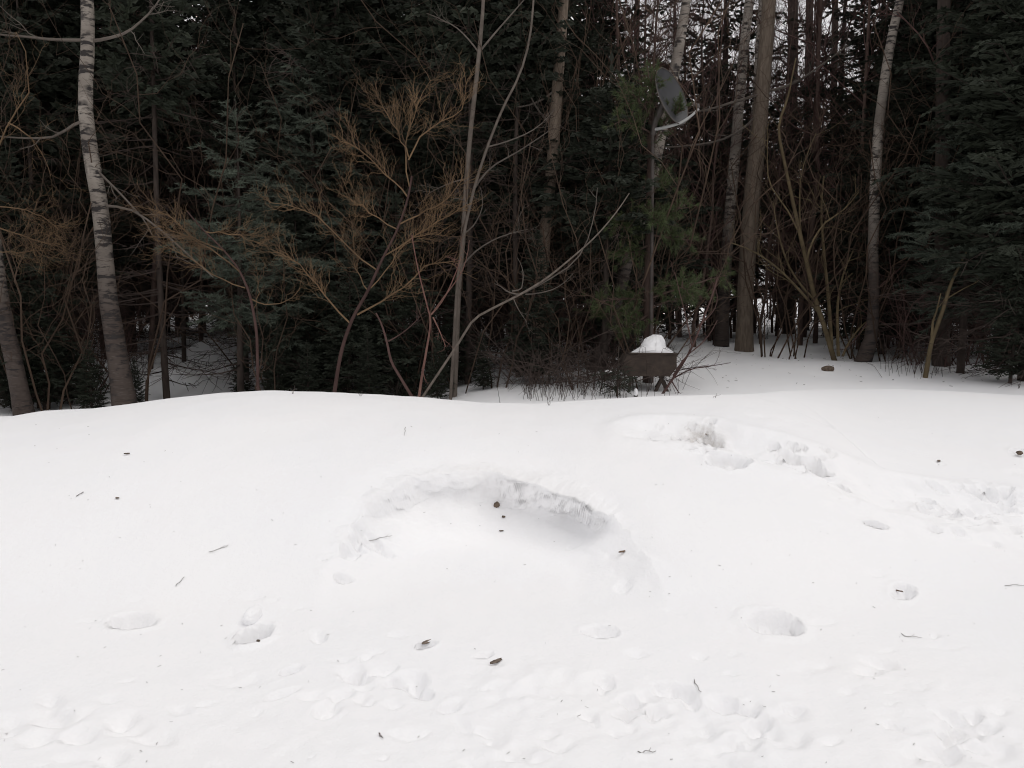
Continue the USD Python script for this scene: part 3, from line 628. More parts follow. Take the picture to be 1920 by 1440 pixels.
def bare_tree(name, label, cat, px, y, widths, bark, twigs, seed, up=0.0, limbs=(), auto=0, alen=(.6, 1.6), kids=(4, 5), rough=.06, sides=10, y2=None, lo=.35, group=None, tw_up=.1, wander=.22, zig=0.0):
    """A bare tree: trunk along its pixels, drawn limbs (pixel paths) with twigs, and automatic branches."""
    rng = np.random.default_rng(seed)
    pts, r = trunk_path(px, y, widths, seed, up, y2)
    base = pts[0].copy(); base[2] = gz(base[0], base[1])
    t = thing(name, label, cat, base, group)
    # trunk with a slightly uneven outline
    T = Tubes(); T.add(pts, r, sides); v, f = T.mesh(base)
    c = np.repeat(pts - base, sides, 0); k = 1 + rough * 2 * (meshkit.fbm(v * [6, 6, 3] + seed, 3, seed) - .5)
    fl = 1 + .16 * np.exp(-np.maximum(v[:, 2], 0) / .16) * (1 if r[0] > .05 else 0)
    part(t, "trunk", (c + (v - c) * (k * fl)[:, None], f), M[bark], smooth=True)
    for L in limbs:
        T = Tubes()
        lp = np.asarray(L["px"], float); yy = np.linspace(y, y + L.get("dy", 0.0), len(lp)) + rng.normal(0, .04, len(lp)) * (np.arange(len(lp)) > 0)
        w = spline(P(lp[:, 0], lp[:, 1], yy), 9); r0 = L.get("w", 6) / 2 * y / FPX
        if zig: w[1:-1] += rng.normal(0, zig * .05, (7, 3))
        T.add(w, r0 * np.linspace(1, L.get("taper", .35), 9), 5)
        for q in range(L.get("n", 6)):
            s = rng.uniform(L.get("lo", .25), 1) * 8; i = min(int(s), 7); b = w[i] + (w[i + 1] - w[i]) * (s - i); ax = unit(w[i + 1] - w[i])
            e = unit(np.cross(ax, rng.normal(size=3)))
            an = rng.uniform(.5, 1.1)
            grow(T, b, ax * math.cos(an) + e * math.sin(an), L.get("len", .5) * rng.uniform(.5, 1.3), r0 * .30, L.get("lev", 1), rng, kids, tw_up, wander, 5, zig=zig)
        part(t, "limb", T.mesh(base), M[twigs])
    for q in range(auto):
        T = Tubes()
        s = (lo + (1 - lo) * (q + rng.uniform()) / auto) * (len(pts) - 1); i = min(int(s), len(pts) - 2)
        b = pts[i]; ax = unit(pts[i + 1] - pts[i]); e = unit(np.cross(ax, rng.normal(size=3)))
        grow(T, b, ax * .55 + e * .8, rng.uniform(*alen), min(r[i] * .35, .018), 2, rng, kids, tw_up, wander, 6, zig=zig)
        part(t, "limb", T.mesh(base), M[twigs])
    return t


bare_tree("birch_tree", "thick leaning white birch with black scars, at the left", "birch", [(163, -10), (165, 60), (160, 200), (172, 300), (188, 390), (196, 480), (203, 560), (216, 640), (232, 745)], 10.4,
          [22, 23, 25, 27, 29, 30, 32, 36, 41], "birch", "twig_grey", 61, up=4.5, auto=5, lo=.75, alen=(1.5, 2.6),
          limbs=[dict(px=[(165, 75), (100, 74), (40, 68), (-40, 60)], w=7, n=4, dy=-.3, len=.5, lo=.4), dict(px=[(165, 78), (225, 66), (275, 30), (305, -10)], w=7, n=4, dy=-.2, len=.4),
                 dict(px=[(160, 225), (128, 240), (92, 258), (50, 259), (-30, 252)], w=6, n=3, dy=-.3, len=.3), dict(px=[(172, 310), (215, 352), (260, 400), (285, 440)], w=5, n=5, dy=-.2, len=.4),
                 dict(px=[(190, 385), (240, 392), (300, 430), (345, 470), (400, 520)], w=5, n=8, dy=-.3, len=.5)])
bare_tree("birch_tree", "dim birch at the far left edge with a dark lower trunk", "birch", [(-24, 180), (-16, 400), (-4, 520), (8, 600), (24, 670), (44, 770)], 10.3, [22, 26, 29, 33], "birch", "twig_grey", 62, up=4, auto=3, lo=.75, y2=9.9)
bare_tree("birch_tree", "spotted birch that leans behind the satellite dish", "birch", [(1288, -10), (1278, 60), (1265, 130), (1248, 210), (1232, 290), (1216, 370), (1186, 450), (1168, 520), (1148, 590), (1136, 625)], 12.4,
          [16, 18, 19, 20, 20, 20, 22, 24, 24, 26], "birch", "twig_grey", 63, up=4, auto=5, lo=.7, alen=(.8, 1.6))
bare_tree("birch_tree", "pale slim birch just left of the straight brown trunk", "birch", [(1406, -10), (1397, 70), (1388, 170), (1378, 290), (1367, 420), (1358, 540), (1354, 622)], 16.0, [16, 17, 18, 19, 20, 22, 24], "birch", "twig_grey", 64, up=4, auto=6, lo=.6, alen=(.8, 1.6))
bare_tree("birch_tree", "slender white birch with a bent foot right of the olive shrub", "birch", [(1690, -10), (1672, 70), (1656, 170), (1646, 260), (1641, 350), (1637, 470), (1639, 560), (1632, 640), (1617, 680)], 13.2,
          [14, 16, 17, 18, 19, 19, 20, 24, 28], "birch", "twig_red", 65, up=4, auto=3, lo=.75, limbs=[dict(px=[(1640, 545), (1680, 510), (1720, 470), (1760, 420)], w=4, n=5, len=.4), dict(px=[(1634, 590), (1600, 640), (1585, 655)], w=4, n=2, len=.3)])
bare_tree("birch_tree", "thin spotted birch stem tight against the straight brown trunk", "birch", [(1428, -10), (1421, 100), (1413, 220), (1404, 330), (1396, 450), (1388, 630)], 18.0, [9, 10, 11, 12, 13], "birch", "twig_red", 66, up=3, auto=4, lo=.6)
bare_tree("hardwood_tree", "straight bare brown trunk rising from the edge of the snow field", "tree", [(1443, -10), (1434, 110), (1424, 230), (1412, 350), (1403, 460), (1397, 570), (1395, 655)], 15.0, [24, 26, 28, 30, 30, 30, 32], "bark_grey", "twig_grey", 67, up=5, auto=6, lo=.72, alen=(1, 2.2), rough=.05,
          limbs=[dict(px=[(1432, 175), (1380, 190), (1330, 205), (1290, 212), (1255, 220)], w=6, n=6, dy=-.8, len=.5), dict(px=[(1436, 172), (1490, 155), (1540, 122), (1590, 85)], w=6, n=7, dy=-.5, len=.5), dict(px=[(1425, 210), (1380, 250), (1330, 268), (1270, 275), (1210, 275)], w=5, n=7, dy=-.9, len=.5)])
bare_tree("hardwood_tree", "mid brown trunk left of the dish that fades into the boughs", "tree", [(1058, -10), (1052, 70), (1045, 160), (1038, 270), (1030, 360), (1022, 440), (1014, 540), (1004, 650)], 11.7, [18, 20, 21, 22, 22, 22, 24, 26], "bark_grey", "twig_grey", 68, up=5, auto=6, lo=.7, alen=(1, 2.),
          limbs=[dict(px=[(1044, 165), (1010, 190), (970, 200), (930, 195)], w=5, n=4, dy=-.4, len=.4), dict(px=[(1036, 315), (1090, 290), (1150, 300), (1200, 295)], w=5, n=9, dy=-.6, len=.5), dict(px=[(1037, 240), (1005, 200), (975, 140), (945, 100)], w=4, n=4, dy=-.4, len=.4)])
bare_tree("sapling_tree", "slim grey sapling standing upright at the middle of the wood", "sapling", [(907, -10), (902, 60), (893, 150), (881, 260), (874, 350), (868, 450), (860, 540), (856, 640)], 10.6, [6, 7, 8, 8.5, 9, 9.5, 10, 10], "sapling", "twig_grey", 69, up=2.5, auto=0, sides=8, rough=.03,
          limbs=[dict(px=[(899, 100), (875, 70), (845, 45), (800, 25)], w=3.5, n=3, len=.3), dict(px=[(901, 95), (930, 60), (965, 20), (1000, -20)], w=4, n=3, len=.4), dict(px=[(875, 335), (840, 345), (800, 365)], w=3, n=4, len=.3), dict(px=[(866, 500), (900, 465), (950, 440), (990, 430)], w=3.5, n=5, len=.35), dict(px=[(866, 440), (890, 420), (905, 380), (900, 350)], w=3, n=3, len=.2)])
bare_tree("sapling_tree", "thin curving sapling that crosses the upright grey one", "sapling", [(1001, -10), (995, 60), (978, 130), (942, 205), (916, 270), (896, 330), (880, 390), (868, 450), (858, 530), (850, 660)], 10.3, [3.5, 4, 4.2, 4.6, 5, 5.4, 5.6, 6, 6, 6], "sapling", "twig_grey", 70, up=1.2, sides=7, rough=.02,
          limbs=[dict(px=[(916, 275), (960, 262), (1005, 240), (1040, 205)], w=3, n=3, len=.25), dict(px=[(886, 360), (920, 315), (970, 285), (1030, 245)], w=4, n=4, len=.3), dict(px=[(880, 390), (868, 375), (850, 372)], w=3, n=3, len=.2)])
bare_tree("sapling_tree", "arching pale sapling that bends over to the right, left of the tub", "sapling", [(1180, 362), (1150, 405), (1115, 445), (1070, 485), (1020, 525), (975, 552), (930, 575), (890, 598), (862, 640)], 10.0, [2, 2.6, 3, 3.6, 4.4, 4.6, 4.8, 5, 5], "sapling", "twig_grey", 71, sides=6, rough=.02,
          limbs=[dict(px=[(980, 550), (1040, 517), (1080, 488), (1105, 440), (1120, 352)], w=3.5, n=2, len=.2), dict(px=[(975, 552), (955, 548), (935, 535), (927, 532)], w=3.5, n=2, len=.15), dict(px=[(960, 546), (978, 540), (981, 515), (970, 483)], w=2.8, n=1, len=.1), dict(px=[(963, 560), (975, 585), (988, 603)], w=2.1, n=2, len=.2), dict(px=[(985, 552), (1030, 545), (1075, 512)], w=2.4, n=1, len=.2)])
bare_tree("sapling_tree", "thin red-stemmed sapling poking up at the bank's top", "sapling", [(772, 440), (785, 510), (800, 570), (807, 600), (799, 660), (792, 700), (785, 748)], 9.3, [2.2, 2.5, 3, 3.6, 4.4, 5, 5.8], "stem_crimson", "stem_crimson", 72, sides=6, rough=.02,
          limbs=[dict(px=[(808, 590), (835, 555), (855, 510), (865, 480)], w=3.5, n=2, len=.2), dict(px=[(812, 585), (830, 560), (870, 500), (880, 450)], w=3, n=2, len=.2), dict(px=[(812, 595), (826, 625), (836, 650)], w=3, n=4, len=.18), dict(px=[(792, 690), (795, 705), (798, 715)], w=3, n=1, len=.1)])
bare_tree("sapling_tree", "dark crooked stem leaning left beside the thin red sapling", "sapling", [(705, 587), (716, 610), (725, 640), (733, 675), (752, 710), (775, 748)], 9.4, [3, 3.5, 4.5, 5, 5.5, 6.5], "twig_red", "twig_red", 73, sides=6, rough=.02, limbs=[dict(px=[(728, 640), (760, 620), (790, 590)], w=3, n=4, len=.25)])
bare_tree("sapling_tree", "forked yellowish sapling near the right end of the snow field", "sapling", [(1838, 430), (1818, 462), (1802, 492), (1782, 535), (1770, 575), (1757, 612), (1747, 640), (1738, 690)], 11.4, [3, 3.5, 4.5, 6, 7, 7.5, 8, 9], "twig_olive", "twig_olive", 74, sides=7, rough=.02,
          limbs=[dict(px=[(1747, 635), (1749, 605), (1757, 580), (1764, 550)], w=5, n=2, len=.2), dict(px=[(1775, 560), (1800, 545), (1830, 530)], w=3, n=2, len=.2)])
bare_tree("bare_shrub", "olive many-stemmed shrub at the edge of the right snow field", "shrub", [(1478, 180), (1460, 240), (1470, 300), (1485, 370), (1498, 430), (1512, 490), (1528, 560), (1548, 620), (1562, 668)], 13.4, [4, 5, 6, 7, 8, 9, 9, 10], "twig_olive", "twig_olive", 75, up=.6, sides=7, rough=.02, kids=(3, 4),
          limbs=[dict(px=[(1560, 665), (1556, 590), (1546, 480), (1540, 400), (1545, 330)], w=8, n=6, len=.6, dy=.3), dict(px=[(1572, 668), (1570, 600), (1575, 540), (1600, 470)], w=7, n=5, len=.5, dy=.3), dict(px=[(1535, 585), (1500, 545), (1455, 500), (1410, 470), (1370, 455)], w=6, n=9, len=.6), dict(px=[(1512, 490), (1545, 420), (1580, 395), (1610, 360)], w=5, n=5, len=.5),
                 dict(px=[(1525, 560), (1480, 500), (1460, 440), (1450, 380)], w=5, n=6, len=.5), dict(px=[(1500, 440), (1480, 400), (1440, 330), (1440, 250)], w=4, n=6, len=.5), dict(px=[(1580, 668), (1600, 630), (1640, 590)], w=5, n=5, len=.4), dict(px=[(1510, 480), (1500, 350), (1530, 250)], w=4, n=6, len=.5)])
# the orange shrubs
OR = dict(n=30, len=.37, lev=1)
bare_tree("bare_shrub", "big orange-twigged shrub standing in the middle left of the wood", "shrub", [(772, 330), (765, 370), (745, 430), (715, 490), (690, 545), (660, 600), (640, 660), (625, 750)], 10.1, [3.5, 4, 4.5, 5, 6, 6.5, 7, 8], "twig_red", "twig_orange", 76, sides=7, rough=.02, kids=(5, 4), tw_up=.14, wander=.10, zig=.22,
          limbs=[dict(px=[(655, 605), (618, 565), (590, 530), (560, 495), (515, 470)], w=3.7, dy=-.4, **OR), dict(px=[(670, 590), (725, 560), (765, 535), (800, 500), (850, 490)], w=3.7, dy=-.3, **OR), dict(px=[(768, 350), (762, 285), (775, 225), (808, 150)], w=3.1, dy=.2, **OR), dict(px=[(750, 420), (800, 395), (840, 370), (868, 335)], w=3.1, dy=-.3, **OR),
                 dict(px=[(765, 370), (715, 320), (680, 285), (640, 265)], w=3.1, dy=.2, **OR), dict(px=[(766, 300), (812, 235), (860, 210), (874, 155)], w=3.1, dy=-.1, **OR), dict(px=[(766, 295), (728, 215), (706, 180)], w=2.5, dy=.2, **OR), dict(px=[(705, 505), (635, 445), (600, 410), (505, 380)], w=3.1, dy=-.4, **OR), dict(px=[(720, 480), (780, 440), (830, 410), (885, 380)], w=3.1, dy=.1, **OR),
                 dict(px=[(745, 430), (690, 395), (660, 370), (640, 330)], w=2.5, dy=.2, **OR), dict(px=[(695, 540), (745, 480), (770, 450), (820, 435)], w=2.5, dy=-.2, **OR), dict(px=[(690, 545), (665, 490), (660, 420)], w=2.5, dy=.2, **OR)])
bare_tree("bare_shrub", "orange-twigged branches spreading right of the big left birch", "shrub", [(350, 395), (380, 430), (420, 470), (450, 510), (470, 560), (482, 640), (484, 745)], 10.0, [2.5, 3, 3.5, 4, 5, 5.5, 6], "twig_red", "twig_orange", 77, sides=6, rough=.02, kids=(5, 4), wander=.10, zig=.22,
          limbs=[dict(px=[(450, 510), (400, 470), (345, 440), (290, 420)], w=3.1, dy=-.3, **OR), dict(px=[(420, 470), (370, 450), (310, 400), (240, 385)], w=2.5, dy=-.3, **OR), dict(px=[(470, 560), (520, 570), (545, 560), (562, 540)], w=2.5, n=6, len=.3, dy=-.1), dict(px=[(385, 435), (440, 440), (490, 460)], w=2.5, dy=.1, **OR), dict(px=[(460, 540), (410, 520), (350, 480), (300, 460)], w=2.5, dy=-.2, **OR), dict(px=[(475, 580), (485, 540), (480, 500)], w=1.9, n=8, len=.3)])
bare_tree("bare_shrub", "orange-twigged shrub cut by the left picture edge", "shrub", [(-30, 330), (-20, 400), (-25, 480), (-30, 600), (-40, 760)], 9.7, [3, 4, 5, 6, 7], "twig_red", "twig_orange", 78, sides=6, rough=.02, kids=(5, 4), wander=.10, zig=.22,
          limbs=[dict(px=[(-25, 420), (20, 435), (60, 450), (110, 462)], w=3.1, **OR), dict(px=[(-25, 460), (15, 475), (60, 470), (100, 485)], w=2.5, **OR), dict(px=[(-20, 390), (20, 390), (70, 400), (110, 430)], w=2.5, **OR), dict(px=[(-30, 350), (15, 230), (55, 160), (30, 60)], w=3.7, dy=.3, n=10, len=.5, lev=1), dict(px=[(15, 230), (60, 260), (95, 330)], w=2.5, dy=.3, n=6, len=.4, lev=1)])
bare_tree("bare_shrub", "low wiry shrub leaning over the right side of the rusty tub", "shrub", [(1345, 520), (1335, 555), (1318, 600), (1298, 650), (1275, 690), (1255, 720)], 10.1, [2.5, 3, 3.5, 4, 4.5, 5], "twig_red", "twig_red", 79, sides=5, rough=.02, kids=(3, 3),
          limbs=[dict(px=[(1262, 705), (1290, 665), (1320, 640), (1345, 600)], w=3.5, n=3, len=.3), dict(px=[(1265, 708), (1305, 690), (1340, 685), (1370, 680)], w=3, n=4, len=.2), dict(px=[(1298, 650), (1285, 590), (1270, 530), (1265, 510)], w=3, n=3, len=.2), dict(px=[(1260, 715), (1272, 735), (1280, 745)], w=3, n=1, len=.1), dict(px=[(1310, 610), (1345, 560), (1330, 520)], w=2.5, n=3, len=.2)])
# dark trunks against the sky on the right
for u0, u1, y, w, lab, sd in ((1488, 1478, 22, 20, "dark trunk against the sky just right of the straight brown trunk", 81), (1518, 1508, 24, 15, "thinner dark trunk against the sky, second right of the brown trunk", 82), (1566, 1560, 26, 13, "dark trunk against the sky behind the olive shrub", 83),
                              (1195, 1192, 24, 12, "dark upright trunk against the sky left of the dish", 84), (290, 284, 13.2, 9, "narrow dim grey trunk just right of the big left birch", 85), (1770, 1765, 12.8, 26, "dark rough trunk behind the forked yellowish sapling", 86)):
    bare_tree("hardwood_tree", lab, "tree", [(u0, -10), (u0 - 2, 150), ((u0 + u1) / 2, 350), (u1, 640)] if sd != 85 else [(294, 420), (291, 480), (287, 560), (284, 640)], y, [w * .8, w * .9, w, w * 1.1], "bark_dark" if sd != 85 else "bark_red", "twig_red", sd, up=4 if sd != 85 else .5, auto=9 if sd != 85 else 3, lo=.45, alen=(.8, 2.0) if sd != 85 else (.3, .7))

# the pine behind the tub: trunk, boughs of long needles
rng = np.random.default_rng(91)
pp, pr = trunk_path([(1222, 150), (1220, 300), (1218, 420), (1217, 520), (1216, 650)], 11.0, [9, 13, 16, 18, 20], y2=11.1)
base = pp[0].copy(); base[2] = gz(base[0], base[1])
pine = thing("pine_tree", "young pine with long green needles and a reddish trunk behind the tub", "pine", base)
T = Tubes(); T.add(pp, pr, 9); part(pine, "trunk", T.mesh(base), M["bark_red"], smooth=True)
T = Tubes(); NV, NF, n0 = [], [], 0
for px, dy in (([(1218, 420), (1245, 405), (1275, 390)], -.3), ([(1218, 400), (1190, 410), (1160, 425)], -.3), ([(1218, 440), (1250, 445), (1290, 450)], .1), ([(1217, 560), (1260, 545), (1310, 530), (1365, 515)], -.4), ([(1217, 565), (1180, 560), (1130, 565)], -.3),
               ([(1217, 548), (1255, 535), (1290, 545)], -.6), ([(1217, 380), (1230, 350), (1250, 340)], .2), ([(1217, 575), (1160, 590), (1100, 585)], .2), ([(1220, 300), (1250, 225), (1285, 205)], -.3), ([(1222, 225), (1205, 195), (1175, 170)], -.5), ([(1222, 215), (1225, 180), (1215, 140)], -.5), ([(1221, 250), (1195, 235), (1165, 225)], -.4), ([(1219, 460), (1190, 470), (1165, 480)], -.2), ([(1217, 580), (1270, 560), (1320, 555)], .3), ([(1218, 395), (1225, 405), (1235, 415)], -.6), ([(1216, 590), (1200, 600), (1170, 620)], -.4)):
    px = np.array(px, float); w = spline(P(px[:, 0], px[:, 1], 11 + np.linspace(0, dy, len(px))), 7); T.add(w, np.linspace(.016, .006, 7), 4)
    for q in range(30):
        s = rng.uniform(.2, 1) * 6; i = min(int(s), 5); b = w[i] + (w[i + 1] - w[i]) * (s - i)
        d = unit(unit(w[-1] - w[0]) * .8 + rng.normal(0, .55, 3) + [0, 0, .15]); l = rng.uniform(.08, .28); e = b + d * l
        T.add([b, (b + e) / 2 - [0, 0, .01], e], [.006, .005, .004], 3)
        for c in (e, b + d * l * .6):
            m = 26; nd = d * 1.0 + rng.normal(0, .55, (m, 3)); nd /= np.linalg.norm(nd, axis=1, keepdims=True); nl = rng.uniform(.06, .11, (m, 1))
            sd = np.cross(nd, rng.normal(size=(m, 3))); sd /= np.linalg.norm(sd, axis=1, keepdims=True)
            o = c + d * rng.uniform(-.04, .0, (m, 1))
            NV.append(np.stack([o - sd * .0036, o + sd * .0036, o + nd * nl - np.array([0, 0, .01])], 1).reshape(-1, 3))
V = np.vstack(NV) - base; part(pine, "crown", (V, np.arange(len(V)).reshape(-1, 3)), M["pine"]); part(pine, "boughs", T.mesh(base), M["bark_red"])

# slender hardwoods that fill the wood
rng = np.random.default_rng(101)


def hardwood(seed, H, kids, stems=1):
    rng = np.random.default_rng(seed); Tt, Tb = Tubes(), Tubes()
    n = 12; z = np.linspace(-.3, H, n); c = np.cumsum(rng.normal(0, .05, (n, 2)), 0) + np.outer(z, rng.normal(0, .03, 2)); pts = np.c_[c - c[0], z]
    r = (0.0036 * H + .010) * (1 - np.clip(z, 0, H) / H * .88); Tt.add(pts, r, 6)
    for k in range(30):
        s = (.10 + .87 * (k + rng.uniform()) / 30) * (n - 1); i = min(int(s), n - 2); b = pts[i] + (pts[i + 1] - pts[i]) * (s - i)
        a = rng.uniform(0, 6.28); el = rng.uniform(.3, 1.0)
        grow(Tb, b, [math.cos(a) * math.cos(el), math.sin(a) * math.cos(el), math.sin(el)], rng.uniform(.9, 2.6) * (1.1 - .5 * s / n), r[i] * .4, 2, rng, kids, .16, .2, 5, tmin=.004)
    return Tt.mesh(), Tb.mesh()


HG = [hardwood(110 + k, h, (5, 6)) for k, h in enumerate((9.0, 11.5, 13.0, 8.0))]
HH = (9.0, 11.5, 13.0, 8.0)
first, pos = {}, []
for tries in range(9000):
    y = rng.uniform(15.5, 48); u = rng.uniform(-300, 2200)
    inwin = 1020 < u < 1680
    if not inwin and rng.uniform() < .86: continue
    if inwin and y > 24 and rng.uniform() < .78: continue
    p = at(u, y)
    if any(math.hypot(p[0] - a, p[1] - b) < .8 for a, b in pos): continue
    pos.append((p[0], p[1])); k = len(pos) % 4; sc = rng.uniform(.8, 1.2)
    lab = ("slender bare hardwood in the reddish thicket between dish and right-hand spruces", "bare hardwoods in the reddish thicket") if inwin else ("slender bare hardwood lost among the dark spruces", "bare hardwoods among the spruces")
    if k not in first:
        t = first[k] = thing("hardwood_tree", lab[0], "tree", p, lab[1], rng.uniform(0, 360), sc)
        part(t, "trunk", HG[k][0], M["bark_red"], smooth=60); part(t, "branches", HG[k][1], M["twig_red"])
    else: copy_of(first[k], p, rng.uniform(0, 360), sc, *lab)
    if len(pos) >= 260: break

# low bare undergrowth
SG = []
for k in range(3):
    r_ = np.random.default_rng(130 + k); T = Tubes()
    for s in range(11):
        a = r_.uniform(0, 6.28); grow(T, [r_.normal(0, .18), r_.normal(0, .18), -.1], [math.cos(a) * .5, math.sin(a) * .5, 1], r_.uniform(.9, 2.2), .010, 2, r_, (4, 5), .06, .22, 5)
    SG.append(T.mesh())
first = {}; n = 0
for tries in range(3000):
    y = rng.uniform(11.5, 30); u = rng.uniform(-200, 2120)
    x, y, z = at(u, y)
    if (1230 < u < 1660 and y < 15.5) or (u >= 1660 and y < 12.4) : continue
    if (255 < u < 480 and y < 21) or (1440 < u < 1625 and y < 19): continue
    k = n % 3; sc = rng.uniform(.6, 1.25)
    lab = ("low twiggy dark undergrowth bush between the trunks", "undergrowth bushes in the wood")
    if k not in first:
        t = first[k] = thing("undergrowth_bush", lab[0], "bush", (x, y, z), lab[1], rng.uniform(0, 360), sc); part(t, "stems", SG[k], M["twig_red"])
    else: copy_of(first[k], (x, y, z), rng.uniform(0, 360), sc, *lab)
    n += 1
    if n >= 110: break

BG = []
for k in range(4):
    r_ = np.random.default_rng(160 + k); T = Tubes(); H = 3.2 + .9 * k
    for st in range(3):
        a = r_.uniform(0, 6.28)
        grow(T, [r_.normal(0, .12), r_.normal(0, .12), -.15], [math.cos(a) * .28, math.sin(a) * .28, 1], H * r_.uniform(.7, 1.1), .013, 2, r_, (5, 9), .06, .10, 8, (.22, .5), .22, .2, (.5, 1.1), 5, .0026)
    BG.append(T.mesh())
first = {}; n = 0; rng = np.random.default_rng(171)
while n < 62:
    y = rng.uniform(10.2, 14.5); u = rng.uniform(-120, 1260) if n < 46 else rng.uniform(1420, 1960)
    if (270 < u < 480) or (u > 1300 and y < 13.6 - (u - 1420) / 250): continue
    k = n % 4; sc = rng.uniform(.75, 1.2)
    lab = ("thin brown brushwood sapling tangled before the dark spruces on the left", "brushwood saplings on the left") if u < 1300 else ("thin brown brushwood sapling in the tangle behind the right field", "brushwood saplings behind the right field")
    if k not in first:
        t = first[k] = thing("brushwood_sapling", lab[0], "sapling", at(u, y), lab[1], rng.uniform(0, 360), sc); part(t, "stems", BG[k], M["twig_brown"])
    else: copy_of(first[k], at(u, y), rng.uniform(0, 360), sc, *lab)
    n += 1

# bramble canes and fallen twigs behind the bank, beyond counting
T = Tubes()
for k in range(340):
    u = rng.uniform(985, 1175) if k < 250 else rng.choice([rng.uniform(1130, 1275) if k % 2 else rng.uniform(900, 1290), rng.uniform(1650, 1790)])
    y = rng.uniform(9.6, 11.2) if u < 1400 else rng.uniform(11.3, 12.3)
    x, y, z = at(u, y); h = rng.uniform(.25, .62); l = rng.normal(0, .22, 2)
    T.add([[x, y, z - .05], [x + l[0] * .3, y + l[1] * .3, z + h * .5], [x + l[0], y + l[1], z + h], [x + l[0] * 1.9, y + l[1] * 1.5, z + h * rng.uniform(.6, 1.1)]], [.0032, .0028, .0022, .0012], 3)
for k in range(40):
    u = rng.uniform(960, 1200); x, y, z = at(u, rng.uniform(9.8, 11.4)); a = rng.choice([0, 3.14]) + rng.normal(0, .5); el = rng.normal(.25, .3)
    grow(T, [x, y, z + rng.uniform(.05, .3)], [math.cos(a), .3 * math.sin(a), el], rng.uniform(.5, 1.2), .008, 1, rng, (7,), -.03, .1, 5)
bm = usdkit.mesh(stage, "/World/bramble_canes", T.mesh(), M["twig_dark"]); tag(bm.GetPrim(), "tangle of thin bramble canes and dead twigs left of the tub", "brambles", None, "stuff")

# the far wood that closes the view
T = Tubes(); A, B, W = [], [], []
for k in range(620):
    y = rng.uniform(48, 95); x = rng.uniform(-1, 1) * .95 * y
    if 1000 < 960 + FPX * x / y < 1680 and rng.uniform() < .86: continue
    z = gz(x, y); h = rng.uniform(9, 17)
    T.add([[x, y, z - .3], [x + rng.normal(0, .15), y, z + h * .5], [x + rng.normal(0, .3), y, z + h]], [.13, .09, .02], 4)
    con = rng.uniform() < .55 and not (1000 < 960 + FPX * x / y < 1680 and rng.uniform() < .75)
    m = 90
    t = rng.uniform(.12, 1, m); az = rng.uniform(0, 6.28, m)
    L = (2.4 * (1 - t) + .3) if con else rng.uniform(.8, 2.4, m)
    p0 = np.stack([np.full(m, x), np.full(m, y), z + h * t], -1)
    d = np.stack([np.cos(az), np.sin(az), np.full(m, -.15) if con else rng.uniform(.3, 1.3, m)], -1) * L[:, None]
    if con: A.append(p0); B.append(p0 + d); W.append(L * .45)
    else:
        for s in range(m): T.add([p0[s], p0[s] + d[s] * .5 + rng.normal(0, .1, 3), p0[s] + d[s]], [.02, .015, .008], 3)
fw = thing("far_forest", "dim far-off wood closing the view behind all the trunks", "forest"); tag(fw, kind="stuff")
part(fw, "trunks", T.mesh(), M["twig_red"]); part(fw, "crowns", needle_mesh(np.vstack(A), np.vstack(B), np.concatenate(W), rng, False), M["spruce"])

# ---------------------------------------------------------------- satellite dish on its mast
y0 = 10.9
mb = P(1221, 660, y0); mb[2] = gz(mb[0], mb[1]); mt = P(1224, 236, y0)
dish = thing("satellite_dish", "dark grey satellite dish on a slim mast, half hidden by boughs", "satellite dish", mb)
T = Tubes(); T.add(spline([mb - [0, 0, .4], (mb + mt) / 2, mt], 6), .024, 10); part(dish, "mast", T.mesh(mb), M["mast"], smooth=60)
dc = P(1250, 186, y0 - .12); nrm = unit([.72, -.63, .30]); ux = unit(np.cross([0, 0, 1], nrm)); uy = np.cross(nrm, ux)
R0, ring, seg = .385, 10, 48
V = []
for side, off in ((1, 0.0), (-1, -.006)):
    for k in range(ring + 1):
        r = R0 * k / ring
        for s in range(seg):
            a = s * 2 * np.pi / seg
            V.append(dc + ux * r * math.cos(a) * .94 + uy * r * math.sin(a) + nrm * (.55 * r * r + off))
V = np.array(V); n1 = (ring + 1) * seg; Fs = []
for b, fl in ((0, 0), (n1, 1)):
    for k in range(ring):
        for s in range(seg):
            a_, b_, c_, d_ = b + k * seg + s, b + k * seg + (s + 1) % seg, b + (k + 1) * seg + (s + 1) % seg, b + (k + 1) * seg + s
            Fs += [[a_, c_, b_], [a_, d_, c_]] if fl else [[a_, b_, c_], [a_, c_, d_]]
part(dish, "reflector", (V - mb, np.array(Fs)), M["dish"], smooth=40)
T = Tubes(); a = np.linspace(0, 2 * np.pi, 49); T.add(dc + np.outer(np.cos(a), ux) * R0 * .94 + np.outer(np.sin(a), uy) * R0 + nrm * .55 * R0 * R0, .0065, 6); part(dish, "rim", T.mesh(mb), M["mast"], smooth=60)
low = dc - uy * R0 * .97 + nrm * .08; tip = low + nrm * .30 + uy * .06 + ux * .02
T = Tubes(); T.add(spline([mt + [0, 0, -.05], low - nrm * .02, low + nrm * .12, tip], 8), [.022, .022, .02, .02, .018, .018, .016, .016], 8); part(dish, "feed_arm", T.mesh(mb), M["white_part"], smooth=60)
T = Tubes(); T.add([tip + uy * .00, tip + uy * .05, tip + uy * .05 - nrm * .02, tip + uy * .09 - nrm * .05], [.02, .022, .02, .026], 12); part(dish, "receiver", T.mesh(mb), M["mast"], smooth=40)
T = Tubes(); T.add([mt + [0, 0, -.12], mt + [.03, -.02, .05], dc - nrm * .02], [.035, .04, .06], 8); part(dish, "bracket", T.mesh(mb), M["mast"], smooth=40)

# ---------------------------------------------------------------- rusty tub on crossed legs, with its heap of snow
yt = 10.2


